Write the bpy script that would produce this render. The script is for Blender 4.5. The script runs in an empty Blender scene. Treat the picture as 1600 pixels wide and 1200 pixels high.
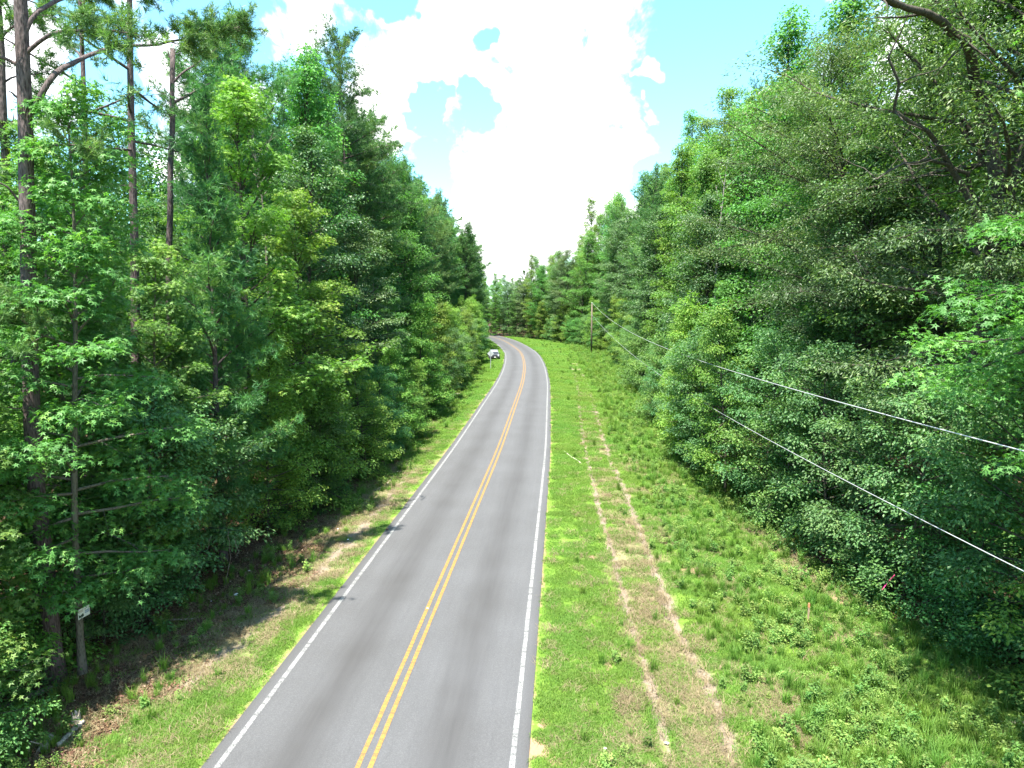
import bpy, math, numpy as np
from math import radians as R, sin, cos, pi

# ------------------------------------------------------------------ camera, sky, sun
scene = bpy.context.scene
COL = scene.collection
CAM_H, FOC, PITCH = 10.5, 1110.0, math.atan(125 / 1110)
cd = bpy.data.cameras.new('camera'); cd.sensor_width = 36; cd.lens = 36 * FOC / 1600
cd.clip_start = .1; cd.clip_end = 3000
cam = bpy.data.objects.new('camera', cd); COL.objects.link(cam)
cam.location = (0, 0, CAM_H); cam.rotation_euler = (pi / 2 - PITCH, 0, 0)
scene.camera = cam
scene.view_settings.view_transform = 'Standard'; scene.view_settings.look = 'None'
scene.view_settings.gamma = 1; scene.view_settings.use_curve_mapping = False
scene.view_settings.exposure = 2.38
cy = scene.cycles
cy.max_bounces = 8; cy.diffuse_bounces = 3; cy.glossy_bounces = 2; cy.transmission_bounces = 6
cy.transparent_max_bounces = 4; cy.caustics_reflective = False; cy.caustics_refractive = False

SUN_AZ = R(206)     # where the sun stands, clockwise from +Y: behind the camera and a little to the left
SUN_EL = R(69)
sd = (sin(SUN_AZ) * cos(SUN_EL), cos(SUN_AZ) * cos(SUN_EL), sin(SUN_EL))
sl = bpy.data.lights.new('sun', 'SUN'); sl.energy = 3.9; sl.angle = R(.55); sl.color = (1, .95, .86)
sun = bpy.data.objects.new('sun', sl); COL.objects.link(sun)
from mathutils import Vector
sun.rotation_euler = Vector(sd).to_track_quat('Z', 'Y').to_euler(); sun.location = (-40, -20, 60)


def px_dir(px, py):
    """unit direction of a pixel of the 1600 x 1200 photograph"""
    u = (px - 800) / FOC; v = (py - 600) / FOC
    d = np.array([u, cos(PITCH) - v * sin(PITCH), -sin(PITCH) - v * cos(PITCH)])
    return d / np.linalg.norm(d)


world = bpy.data.worlds.new('World'); scene.world = world; world.use_nodes = True
wn = world.node_tree; wn.nodes.clear(); WL = wn.links.new


def N(nt, typ, **kw):
    n = nt.nodes.new(typ)
    for k, v in kw.items():
        if k == 'i':
            for kk, vv in v.items(): n.inputs[kk].default_value = vv
        else: setattr(n, k, v)
    return n


wo = N(wn, 'ShaderNodeOutputWorld'); bg = N(wn, 'ShaderNodeBackground', i={'Strength': .125})
sky = N(wn, 'ShaderNodeTexSky', sky_type='NISHITA', sun_disc=False, sun_elevation=SUN_EL, sun_rotation=SUN_AZ,
        air_density=1.0, dust_density=.6, ozone_density=1.0, altitude=200)
tc = N(wn, 'ShaderNodeTexCoord')
nz1 = N(wn, 'ShaderNodeTexNoise', i={'Scale': 5.0, 'Detail': 9.0, 'Roughness': .62, 'Distortion': .25})
WL(tc.outputs['Generated'], nz1.inputs['Vector'])
# cloud banks as rounded masses round given directions, broken up by noise
banks = [(520, 20, 4.6), (620, 40, 5.2), (620, 150, 4.2), (700, 110, 6.2), (800, 30, 7), (880, 60, 5.4), (880, 150, 5.5), (790, 190, 4.6), (860, 260, 5.8),
         (800, 320, 5), (930, 300, 5), (985, 300, 2.4), (780, 400, 4), (860, 370, 4.5), (300, 90, 7), (420, 85, 2.2), (250, 260, 7), (40, 120, 7), (1028, 68, 1.4), (1000, 140, 1.0), (1420, 90, 6), (1480, 220, 5),
         (100, -200, 11), (820, -260, 9), (1500, -300, 12), (-500, 100, 14), (2200, 150, 14)]
dv = N(wn, 'ShaderNodeTexNoise', i={'Scale': 4.2, 'Detail': 5.0, 'Roughness': .6}); WL(tc.outputs['Generated'], dv.inputs['Vector'])
dsub = N(wn, 'ShaderNodeVectorMath', operation='SUBTRACT'); WL(dv.outputs['Color'], dsub.inputs[0]); dsub.inputs[1].default_value = (.5, .5, .5)
dscl = N(wn, 'ShaderNodeVectorMath', operation='SCALE'); WL(dsub.outputs[0], dscl.inputs[0]); dscl.inputs['Scale'].default_value = .30
dadd = N(wn, 'ShaderNodeVectorMath', operation='ADD'); WL(tc.outputs['Generated'], dadd.inputs[0]); WL(dscl.outputs[0], dadd.inputs[1])
acc = None
for (bx, by, br) in banks:
    c = px_dir(bx, by)
    dt = N(wn, 'ShaderNodeVectorMath', operation='DISTANCE'); WL(dadd.outputs[0], dt.inputs[0]); dt.inputs[1].default_value = tuple(c)
    mr = N(wn, 'ShaderNodeMapRange', i={'From Min': 0, 'From Max': R(br) * 1.55, 'To Min': 1.0, 'To Max': 0.0}); WL(dt.outputs['Value'], mr.inputs['Value'])
    if acc is None: acc = mr.outputs[0]
    else:
        m = N(wn, 'ShaderNodeMath', operation='MAXIMUM'); WL(acc, m.inputs[0]); WL(mr.outputs[0], m.inputs[1]); acc = m.outputs[0]
# open blue gaps inside the banks
for (bx, by, br) in [(805, 84, 1.9), (640, 10, 2.6), (735, 210, 2.0), (690, 205, 1.5), (955, 330, 1.7), (440, 140, 2.2), (1010, 230, 3.0)]:
    dt = N(wn, 'ShaderNodeVectorMath', operation='DISTANCE'); WL(dadd.outputs[0], dt.inputs[0]); dt.inputs[1].default_value = tuple(px_dir(bx, by))
    mr = N(wn, 'ShaderNodeMapRange', i={'From Min': 0, 'From Max': R(br) * 1.6, 'To Min': -.25, 'To Max': 1.0}); WL(dt.outputs['Value'], mr.inputs['Value'])
    m = N(wn, 'ShaderNodeMath', operation='MINIMUM'); WL(acc, m.inputs[0]); WL(mr.outputs[0], m.inputs[1]); acc = m.outputs[0]
# everywhere else in the sky: scattered clouds from broad noise
nz2 = N(wn, 'ShaderNodeTexNoise', i={'Scale': 1.7, 'Detail': 3.0, 'Roughness': .5}); WL(tc.outputs['Generated'], nz2.inputs['Vector'])
sx = N(wn, 'ShaderNodeSeparateXYZ'); WL(tc.outputs['Generated'], sx.inputs[0])
beh = N(wn, 'ShaderNodeMapRange', i={'From Min': .55, 'From Max': .1, 'To Min': 0, 'To Max': 1}); WL(sx.outputs['Y'], beh.inputs['Value'])
gm = N(wn, 'ShaderNodeMapRange', i={'From Min': .48, 'From Max': .7, 'To Min': 0, 'To Max': .9}); WL(nz2.outputs['Fac'], gm.inputs['Value'])
gb = N(wn, 'ShaderNodeMath', operation='MULTIPLY'); WL(beh.outputs[0], gb.inputs[0]); WL(gm.outputs[0], gb.inputs[1])
mx = N(wn, 'ShaderNodeMath', operation='MAXIMUM'); WL(acc, mx.inputs[0]); WL(gb.outputs[0], mx.inputs[1])
ma = N(wn, 'ShaderNodeMath', operation='MULTIPLY_ADD'); WL(nz1.outputs['Fac'], ma.inputs[0]); ma.inputs[1].default_value = 2.7; ma.inputs[2].default_value = -1.35
ad = N(wn, 'ShaderNodeMath', operation='ADD'); WL(mx.outputs[0], ad.inputs[0]); WL(ma.outputs[0], ad.inputs[1])
cm = N(wn, 'ShaderNodeMapRange', interpolation_type='SMOOTHSTEP', i={'From Min': .34, 'From Max': .66}); WL(ad.outputs[0], cm.inputs['Value'])
cmix = N(wn, 'ShaderNodeMix', data_type='RGBA'); WL(cm.outputs[0], cmix.inputs['Factor'])
skc = N(wn, 'ShaderNodeMix', data_type='RGBA', blend_type='MULTIPLY', i={'Factor': 1.0}); WL(sky.outputs[0], skc.inputs['A']); skc.inputs['B'].default_value = (.50, .76, .75, 1)
WL(skc.outputs['Result'], cmix.inputs['A']); cmix.inputs['B'].default_value = (4.3, 4.3, 4.4, 1)
WL(cmix.outputs['Result'], bg.inputs['Color']); WL(bg.outputs[0], wo.inputs[0])


# ------------------------------------------------------------------ helpers
def tag(o, label=None, cat=None, group=None, kind=None):
    if label: o['label'] = label
    if cat: o['category'] = cat
    if group: o['group'] = group
    if kind: o['kind'] = kind
    return o


def empty(name, loc=(0, 0, 0), rz=0.0):
    o = bpy.data.objects.new(name, None); COL.objects.link(o); o.location = loc; o.rotation_euler = (0, 0, rz)
    o.empty_display_size = .5
    return o


def link(name, me, parent=None, loc=None):
    o = bpy.data.objects.new(name, me); COL.objects.link(o)
    if parent is not None: o.parent = parent
    if loc is not None: o.location = loc
    return o


def mesh_np(name, V, F, mat=None, smooth=False, attrs=None, uv=None, mats=None, fmat=None):
    V = np.asarray(V, np.float32).reshape(-1, 3); F = np.asarray(F, np.int32)
    me = bpy.data.meshes.new(name)
    me.vertices.add(len(V)); me.vertices.foreach_set('co', V.ravel())
    if len(F):
        k = F.shape[1]
        me.loops.add(F.size); me.loops.foreach_set('vertex_index', F.ravel())
        me.polygons.add(len(F)); me.polygons.foreach_set('loop_start', np.arange(0, F.size, k, dtype=np.int32))
        if fmat is not None: me.polygons.foreach_set('material_index', np.asarray(fmat, np.int32))
    me.update(calc_edges=True)
    if len(F): me.polygons.foreach_set('use_smooth', np.full(len(F), smooth))
    for a, (ty, vals) in (attrs or {}).items():
        at_ = me.attributes.new(a, ty, 'POINT')
        at_.data.foreach_set('value' if ty in ('FLOAT', 'INT') else ('color' if 'COLOR' in ty else 'vector'), np.asarray(vals).ravel())
    if uv is not None:
        l = me.uv_layers.new(name='UVMap'); l.data.foreach_set('uv', np.asarray(uv, np.float32)[F.ravel()].ravel())
    for m in (mats or ([mat] if mat else [])): me.materials.append(m)
    return me


class MB:
    """collects simple solids; build() links them as one mesh"""
    def __init__(s): s.v = []; s.f = []

    def add(s, V, F):
        b = len(s.v); s.v += [tuple(map(float, p)) for p in V]; s.f += [tuple(b + i for i in f) for f in F]

    def box(s, c, d, rz=0., tilt=None):
        x, y, z = d[0] / 2, d[1] / 2, d[2] / 2
        P = [(-x, -y, -z), (x, -y, -z), (x, y, -z), (-x, y, -z), (-x, -y, z), (x, -y, z), (x, y, z), (-x, y, z)]
        if tilt is not None: P = [tuple(tilt @ Vector(p)) for p in P]
        P = [(c[0] + p[0] * cos(rz) - p[1] * sin(rz), c[1] + p[0] * sin(rz) + p[1] * cos(rz), c[2] + p[2]) for p in P]
        s.add(P, [(0, 3, 2, 1), (4, 5, 6, 7), (0, 1, 5, 4), (1, 2, 6, 5), (2, 3, 7, 6), (3, 0, 4, 7)])

    def prism(s, poly, y0, y1):
        """outline poly [(x,z)] swept from y0 to y1"""
        n = len(poly)
        s.add([(x, y0, z) for x, z in poly] + [(x, y1, z) for x, z in poly],
              [tuple(range(n)), tuple(range(2 * n - 1, n - 1, -1))] + [(i, i + n, (i + 1) % n + n, (i + 1) % n) for i in range(n)])

    def tube(s, P, rad, n=8):
        V, F = tube(np.array(P, float), np.array(rad, float) if np.ndim(rad) else np.full(len(P), rad), n, cap=True)
        s.add(V, [tuple(f) for f in F])

    def build(s, name, mat, parent=None, smooth=False, bevel=0):
        me = bpy.data.meshes.new(name); me.from_pydata(s.v, [], s.f); me.update(); me.materials.append(mat)
        if smooth: me.polygons.foreach_set('use_smooth', [True] * len(me.polygons))
        o = link(name, me, parent)
        if bevel:
            b = o.modifiers.new('bevel', 'BEVEL'); b.width = bevel; b.segments = 2; b.limit_method = 'ANGLE'
        return o


def tube(P, r, n, cap=False):
    m = len(P); T = np.gradient(P, axis=0); T /= np.linalg.norm(T, axis=1)[:, None] + 1e-9
    ref = np.array([0, 0, 1.]) if abs(T[:, 2]).mean() < .8 else np.array([1., 0, 0])
    S = np.cross(T, ref); S /= np.linalg.norm(S, axis=1)[:, None] + 1e-9; U = np.cross(S, T)
    a = np.arange(n) * 2 * pi / n
    V = P[:, None] + r[:, None, None] * (cos_(a)[None, :, None] * S[:, None] + sin_(a)[None, :, None] * U[:, None])
    i = np.arange(m - 1)[:, None] * n; j = np.arange(n)[None]; k = (j + 1) % n
    A, B, C, D = i + j, i + k, i + n + k, i + n + j
    F = np.concatenate([np.stack([A, B, C], -1).reshape(-1, 3), np.stack([A, C, D], -1).reshape(-1, 3)])
    V = V.reshape(-1, 3)
    if cap:
        V = np.concatenate([V, P[:1], P[-1:]]); c0, c1 = len(V) - 2, len(V) - 1; j = np.arange(n); k = (j + 1) % n
        F = np.concatenate([F, np.stack([k, j, np.full(n, c0)], -1), np.stack([(m - 1) * n + j, (m - 1) * n + k, np.full(n, c1)], -1)])
    return V, F


cos_, sin_ = np.cos, np.sin


# ------------------------------------------------------------------ materials
def mat(name):
    m = bpy.data.materials.new(name); m.use_nodes = True; nt = m.node_tree; nt.nodes.clear()
    out = N(nt, 'ShaderNodeOutputMaterial'); p = N(nt, 'ShaderNodeBsdfPrincipled'); nt.links.new(p.outputs[0], out.inputs[0])
    return m, nt, p, out


def plain(name, col, rough=.6, metal=0., spec=.5, noise=0., nscale=8.):
    m, nt, p, _ = mat(name)
    p.inputs['Base Color'].default_value = (*col, 1); p.inputs['Roughness'].default_value = rough
    p.inputs['Metallic'].default_value = metal; p.inputs['Specular IOR Level'].default_value = spec
    if noise:
        t = N(nt, 'ShaderNodeTexCoord'); n = N(nt, 'ShaderNodeTexNoise', i={'Scale': nscale, 'Detail': 5.}); nt.links.new(t.outputs['Object'], n.inputs['Vector'])
        r = ramp(nt, n.outputs['Fac'], [(.3, tuple(c * (1 - noise) for c in col)), (.7, tuple(min(1, c * (1 + noise)) for c in col))])
        nt.links.new(r, p.inputs['Base Color'])
    return m


def ramp(nt, fac, stops, interp='LINEAR'):
    r = N(nt, 'ShaderNodeValToRGB'); e = r.color_ramp.elements; r.color_ramp.interpolation = interp
    while len(e) < len(stops): e.new(.5)
    for i, (pos, c) in enumerate(stops): e[i].position = pos; e[i].color = (*c[:3], 1) if len(c) >= 3 else (c[0],) * 3 + (1,)
    nt.links.new(fac, r.inputs[0]); return r.outputs[0]


def mixc(nt, f, a, b, blend='MIX'):
    m = N(nt, 'ShaderNodeMix', data_type='RGBA', blend_type=blend)
    for s, v in (('Factor', f), ('A', a), ('B', b)):
        if isinstance(v, (int, float)): m.inputs[s].default_value = v
        elif isinstance(v, tuple): m.inputs[s].default_value = (*v[:3], 1)
        else: nt.links.new(v, m.inputs[s])
    return m.outputs['Result']


def mth(nt, op, a, b=None, clamp=False):
    m = N(nt, 'ShaderNodeMath', operation=op, use_clamp=clamp)
    for i, v in enumerate((a, b)):
        if v is None: continue
        if isinstance(v, (int, float)): m.inputs[i].default_value = v
        else: nt.links.new(v, m.inputs[i])
    return m.outputs[0]


def noise(nt, vec, scale, detail=4., rough=.5, out='Fac'):
    n = N(nt, 'ShaderNodeTexNoise', i={'Scale': scale, 'Detail': detail, 'Roughness': rough}); nt.links.new(vec, n.inputs['Vector']); return n.outputs[out]


def leaf_mat(name, dark, light, yellow, transl=.32, rough=.5, spec=.35, instancer=False, objvar=.18):
    """leaf colour varies leaf by leaf (attribute tint) and tree by tree"""
    m, nt, p, out = mat(name); L = nt.links.new
    a = N(nt, 'ShaderNodeAttribute', attribute_name='tint')
    col = ramp(nt, a.outputs['Fac'], [(0, dark), (.55, light), (1, yellow)])
    if instancer:
        b = N(nt, 'ShaderNodeAttribute', attribute_name='ptint', attribute_type='INSTANCER')
        fac = b.outputs['Fac']
    else:
        oi = N(nt, 'ShaderNodeObjectInfo'); fac = oi.outputs['Random']
    h = N(nt, 'ShaderNodeHueSaturation', i={'Saturation': .95, 'Fac': 1.})
    L(mth(nt, 'MULTIPLY_ADD', fac, .05), h.inputs['Hue'])
    h.inputs['Hue'].links[0].from_node.inputs[2].default_value = .475 if instancer else .462
    v = N(nt, 'ShaderNodeMapRange', i={'To Min': (1 if instancer else 1.16) - objvar, 'To Max': (1 if instancer else 1.16) + objvar}); L(mth(nt, 'FRACT', mth(nt, 'MULTIPLY', fac, 7.31)), v.inputs['Value'])
    L(v.outputs[0], h.inputs['Value']); L(col, h.inputs['Color'])
    L(h.outputs[0], p.inputs['Base Color']); p.inputs['Roughness'].default_value = rough; p.inputs['Specular IOR Level'].default_value = spec
    t = N(nt, 'ShaderNodeBsdfTranslucent'); L(mixc(nt, 1., h.outputs[0], (1.15, 1.4, .55), 'MULTIPLY'), t.inputs['Color'])
    ms = N(nt, 'ShaderNodeMixShader', i={0: transl}); L(p.outputs[0], ms.inputs[1]); L(t.outputs[0], ms.inputs[2]); L(ms.outputs[0], out.inputs[0])
    return m


def bark_mat(name, a, b, scale=6., vert=.18, bump=.5):
    m, nt, p, _ = mat(name); L = nt.links.new
    t = N(nt, 'ShaderNodeTexCoord'); mp = N(nt, 'ShaderNodeMapping'); mp.inputs['Scale'].default_value = (1, 1, vert); L(t.outputs['Object'], mp.inputs[0])
    v = N(nt, 'ShaderNodeTexVoronoi', i={'Scale': scale * 2.2, 'Randomness': 1.}); L(mp.outputs[0], v.inputs['Vector'])
    n = noise(nt, mp.outputs[0], scale, 6, .65)
    f = mth(nt, 'MULTIPLY', mth(nt, 'ADD', mth(nt, 'MULTIPLY', v.outputs['Distance'], .9), n), .75)
    L(ramp(nt, f, [(.2, tuple(c * .35 for c in a)), (.45, a), (.8, b)]), p.inputs['Base Color']); p.inputs['Roughness'].default_value = .9
    p.inputs['Specular IOR Level'].default_value = .2
    bp = N(nt, 'ShaderNodeBump', i={'Strength': bump, 'Distance': .04}); L(f, bp.inputs['Height']); L(bp.outputs[0], p.inputs['Normal'])
    return m


M = {}
M['gum'] = leaf_mat('sweetgum_leaf', (.042, .122, .026), (.082, .225, .044), (.17, .30, .05), .42, .5, .3)
M['maple'] = leaf_mat('maple_leaf', (.036, .110, .028), (.072, .200, .045), (.14, .27, .05), .40, .5, .3)
M['yellowgreen'] = leaf_mat('yellow_green_leaf', (.052, .140, .022), (.108, .245, .034), (.21, .32, .044), .44, .5, .3)
M['oak'] = leaf_mat('oak_leaf', (.036, .088, .032), (.074, .160, .054), (.14, .22, .06), .33, .46, .4)
M['sapling'] = leaf_mat('sapling_leaf', (.034, .108, .036), (.072, .195, .062), (.14, .26, .07), .40, .48, .35)
M['pine'] = leaf_mat('pine_needle', (.030, .095, .032), (.068, .175, .046), (.14, .235, .05), .32, .5, .3)
M['grass'] = leaf_mat('grass_blade', (.074, .160, .018), (.130, .245, .032), (.23, .30, .072), .42, .6, .2, instancer=True, objvar=.22)
M['weed'] = leaf_mat('weed_leaf', (.062, .145, .032), (.122, .235, .047), (.24, .31, .075), .42, .6, .2, instancer=True, objvar=.28)
M['straw'] = leaf_mat('dry_straw', (.11, .085, .045), (.24, .19, .105), (.36, .30, .19), .2, .8, .1, instancer=True, objvar=.2)
M['litter'] = leaf_mat('dead_leaf', (.05, .028, .014), (.13, .075, .042), (.27, .19, .13), .12, .8, .1, instancer=True, objvar=.3)
M['pine_bark'] = bark_mat('pine_bark', (.042, .031, .030), (.115, .088, .084), 11., .22, .9)
M['grey_bark'] = bark_mat('grey_bark', (.060, .052, .040), (.14, .125, .098), 12., .3)
M['dark_bark'] = bark_mat('dark_bark', (.028, .023, .018), (.070, .060, .047), 10., .3)
M['dead_wood'] = bark_mat('weathered_wood', (.15, .13, .105), (.33, .30, .25), 9., .3, .3)
M['dark_log'] = bark_mat('dark_log_bark', (.07, .06, .05), (.17, .15, .125), 6., .5)
M['bleached'] = plain('bleached_wood', (.46, .41, .33), .8, noise=.25, nscale=5)


# ------------------------------------------------------------------ lie of the land
def G(px, py, z=0.):
    """pixel of the photograph -> point on the level z"""
    u = (px - 800) / FOC; v = (py - 600) / FOC
    dy = cos(PITCH) - v * sin(PITCH); dz = -sin(PITCH) - v * cos(PITCH); t = (z - CAM_H) / dz
    return np.array([u * t, dy * t])


def AT(px, py, Y):
    """pixel of the photograph at distance Y -> point in space"""
    u = (px - 800) / FOC; v = (py - 600) / FOC
    dy = cos(PITCH) - v * sin(PITCH); dz = -sin(PITCH) - v * cos(PITCH); t = Y / dy
    return np.array([u * t, Y, CAM_H + dz * t])


_cy = [-80, -40, 0, 15, 36, 51, 72, 93, 111, 125, 137, 148, 158, 172, 195, 213, 235, 260, 290, 330, 400]
_cx = [-10., -7.2, -4.4, -3.37, -1.93, -.89, .22, 1.35, 1.95, 2.18, 2.2, 2.1, 1.75, .75, -1.25, -3.5, -7.6, -14.5, -25, -42, -80]
_yy = np.arange(-80, 400, 1.); _xx = np.interp(_yy, _cy, _cx)
_k = np.exp(-.5 * (np.arange(-15, 16) / 5.) ** 2); _k /= _k.sum(); _xx = np.convolve(np.pad(_xx, 15, mode='reflect', reflect_type='odd'), _k, 'valid')
_hd = np.gradient(_xx)


def xc(y): return np.interp(y, _yy, _xx)
def slat(x, y): return (x - xc(y)) * np.cos(np.arctan(np.interp(y, _yy, _hd)))


def vnoise(x, y, seed=0):
    """smooth value noise 0..1 on numpy arrays"""
    x = np.asarray(x, float); y = np.asarray(y, float)
    xi = np.floor(x).astype(np.int64); yi = np.floor(y).astype(np.int64); fx = x - xi; fy = y - yi
    fx = fx * fx * (3 - 2 * fx); fy = fy * fy * (3 - 2 * fy)

    def h(a, b):
        n = (a * 374761393 + b * 668265263 + seed * 144665) & 0xffffffff
        n = ((n ^ (n >> 13)) * 1274126177) & 0xffffffff
        return ((n ^ (n >> 16)) & 0xffff) / 65535.
    return (h(xi, yi) * (1 - fx) + h(xi + 1, yi) * fx) * (1 - fy) + (h(xi, yi + 1) * (1 - fx) + h(xi + 1, yi + 1) * fx) * fy


def fbm(x, y, seed=0, o=3):
    s = 0; a = .5; t = 0
    for i in range(o): s = s + a * vnoise(np.asarray(x) * 2 ** i, np.asarray(y) * 2 ** i, seed + i); t += a; a *= .5
    return s / t


def sstep(a, b, x): t = np.clip((x - a) / (b - a), 0, 1); return t * t * (3 - 2 * t)


LEFT_LINE = np.array([(-15, -20), (-14, 5), (-12.7, 16), (-12.7, 20), (-11.8, 25), (-11.1, 29.5), (-10.4, 33.5), (-9.3, 42), (-8.0, 54), (-7.2, 70), (-6.8, 93), (-6.7, 123), (-6.9, 150),
                      (-8.5, 172), (-10.5, 195), (-14, 215), (-25, 245), (-60, 290)], float)
RIGHT_LINE = np.array([(17, -20), (14.8, 5), (13.8, 18), (13.6, 20.5), (12.9, 25), (12.4, 30), (12.3, 35), (12.1, 43), (12.9, 54), (15.3, 80), (17.8, 111), (21, 138), (21.5, 152), (16.5, 183),
                       (9.6, 211), (-4, 231), (-25, 255), (-60, 300)], float)


def xleft(y): return np.interp(y, LEFT_LINE[:, 1], LEFT_LINE[:, 0])
def xright(y): return np.interp(y, RIGHT_LINE[:, 1], RIGHT_LINE[:, 0])


def poly_dist(x, y, P):
    d = np.full(np.shape(x), 1e9)
    for a, b in zip(P[:-1], P[1:]):
        ab = b - a; t = np.clip(((x - a[0]) * ab[0] + (y - a[1]) * ab[1]) / (ab @ ab), 0, 1)
        d = np.minimum(d, np.hypot(x - a[0] - t * ab[0], y - a[1] - t * ab[1]))
    return d


RUT_A = np.array([G(*p) for p in [(880, 548), (893, 572), (902, 600), (905, 630), (912, 690), (922, 730), (930, 762), (940, 805), (955, 850), (970, 905), (985, 960), (1005, 1030), (1030, 1100), (1047, 1200)]])
RUT_B = np.array([G(*p) for p in [(895, 552), (912, 585), (925, 618), (933, 645), (946, 690), (958, 725), (975, 757), (990, 800), (1010, 850), (1035, 905), (1055, 962), (1082, 1012), (1110, 1062), (1130, 1120), (1152, 1200)]])
RUT_C = np.array([G(*p) for p in [(650, 728), (600, 785), (545, 845), (480, 905), (410, 965), (345, 1015), (290, 1062)]])
RUT_D = np.array([G(*p) for p in [(625, 722), (570, 780), (500, 850), (440, 905), (385, 955), (345, 985)]])
RUTS = {}


def masks(x, y):
    """rut, clay, litter, straw, ditch weights of a point of the ground"""
    s = slat(x, y)
    wob = (fbm(x * 1.7, y * 1.7, 5) - .5)
    da, db, dc, dd = (poly_dist(x, y, P) for P in (RUT_A, RUT_B, RUT_C, RUT_D))
    far = .10 * sstep(45, 110, y); wa = far + .08 + .11 * fbm(x * .3, y * .3, 11); wb = far + .10 + .13 * fbm(x * .35, y * .35, 12)
    rut = np.maximum(1 - sstep(wa * .6, wa * 1.5, da + wob * .3), 1 - sstep(wb * .6, wb * 1.6, db + wob * .3))
    rutl = np.maximum(1 - sstep(.15, .45, dc + wob * .5), .6 * (1 - sstep(.1, .28, dd + wob * .25)))
    broken = sstep(.36, .55, fbm(x * .55, y * .4, 21)); rut = rut * (.72 + .28 * broken)
    rut = np.maximum(rut, rutl * (.4 + .6 * sstep(.3, .55, fbm(x * .8, y * .5, 22))))
    # worn, strawy band round the tracks and along the left verge
    mid = (da + db)
    straw = (1 - sstep(1.0, 3.2, mid)) * .85 * sstep(.3, .62, fbm(x * .9, y * .6, 31) + .12 * (y < 40))
    lv = (s < -3.7) & (x > xleft(y) - 1)
    straw = np.maximum(straw, lv * np.maximum(.75 * (1 - sstep(.4, 1.3, np.minimum(dc, dd) + wob)), .10 + .35 * sstep(.5, .66, fbm(x * .8, y * .55, 33))) * (1 - sstep(60, 110, y)))
    straw = straw * np.where((s > 0) & (s < 7), sstep(4.6, 6.2, s + wob * 1.5), 1.)
    straw = np.maximum(straw, (s > 6) * .75 * sstep(.62, .74, fbm(x * .7, y * .5, 41)) * (y < 70))
    dl = x - xleft(y); dr = xright(y) - x
    litter = np.where(s < 0, 1 - sstep(-.3 + 1.8 * (1 - sstep(26, 40, y)), 1.9 + 2.3 * (1 - sstep(26, 40, y)), dl + wob * 2.6), 1 - sstep(-1.2, .3, dr + wob * 1.5))
    clay = np.zeros_like(x)
    for (px, py, r) in [(845, 1168, .30), (868, 1192, .28), (852, 1130, .2), (1075, 878, .42), (925, 866, .25), (1100, 640, .5), (1001, 700, .2), (700, 640, .5), (950, 1042, .16), (1315, 930, .3), (1010, 655, .5), (735, 592, .7)]:
        c = G(px, py); clay = np.maximum(clay, 1 - sstep(.5, 1.2, np.hypot(x - c[0], (y - c[1]) * .7) / r + wob * .9))
    edge = (1 - sstep(3.72, 3.92, np.abs(s) + wob * .3)) * .55
    edge = np.maximum(edge, (s < 0) * (1 - sstep(3.75, 4.2, -s + wob * 1.4)) * .3)
    return s, rut, np.maximum(clay, edge), litter, straw


def gz(x, y):
    x = np.asarray(x, float); y = np.asarray(y, float); s = slat(x, y)
    L = -np.minimum(s + 3.75, 0); Rr = np.maximum(s - 3.75, 0)
    near = 1 - sstep(70, 130, y)
    z = -.02 - .45 * sstep(0, 4.5, L) * (.4 + .6 * near) + .8 * sstep(6, 22, L) - .30 * sstep(0, 7, Rr) + .9 * sstep(9, 30, Rr)
    rough = sstep(.1, 2.2, np.abs(s) - 3.75)
    z = z + rough * ((fbm(x * .35, y * .35, 3) - .5) * .35 + (fbm(x * 1.9, y * 1.9, 4) - .5) * .07)
    z = z - .10 * (1 - sstep(.12, .45, np.minimum(poly_dist(x, y, RUT_A), poly_dist(x, y, RUT_B)))) * (y < 90)
    z = z - .22 * (1 - sstep(0, .35, 3.9 - np.abs(s)) * 0) * (np.abs(s) < 3.55)       # under the road slab
    return z


# ------------------------------------------------------------------ ground
def grid_axis(segs):
    out = []
    for a, b, st in segs: out.append(np.arange(a, b, st))
    return np.concatenate(out)


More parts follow.
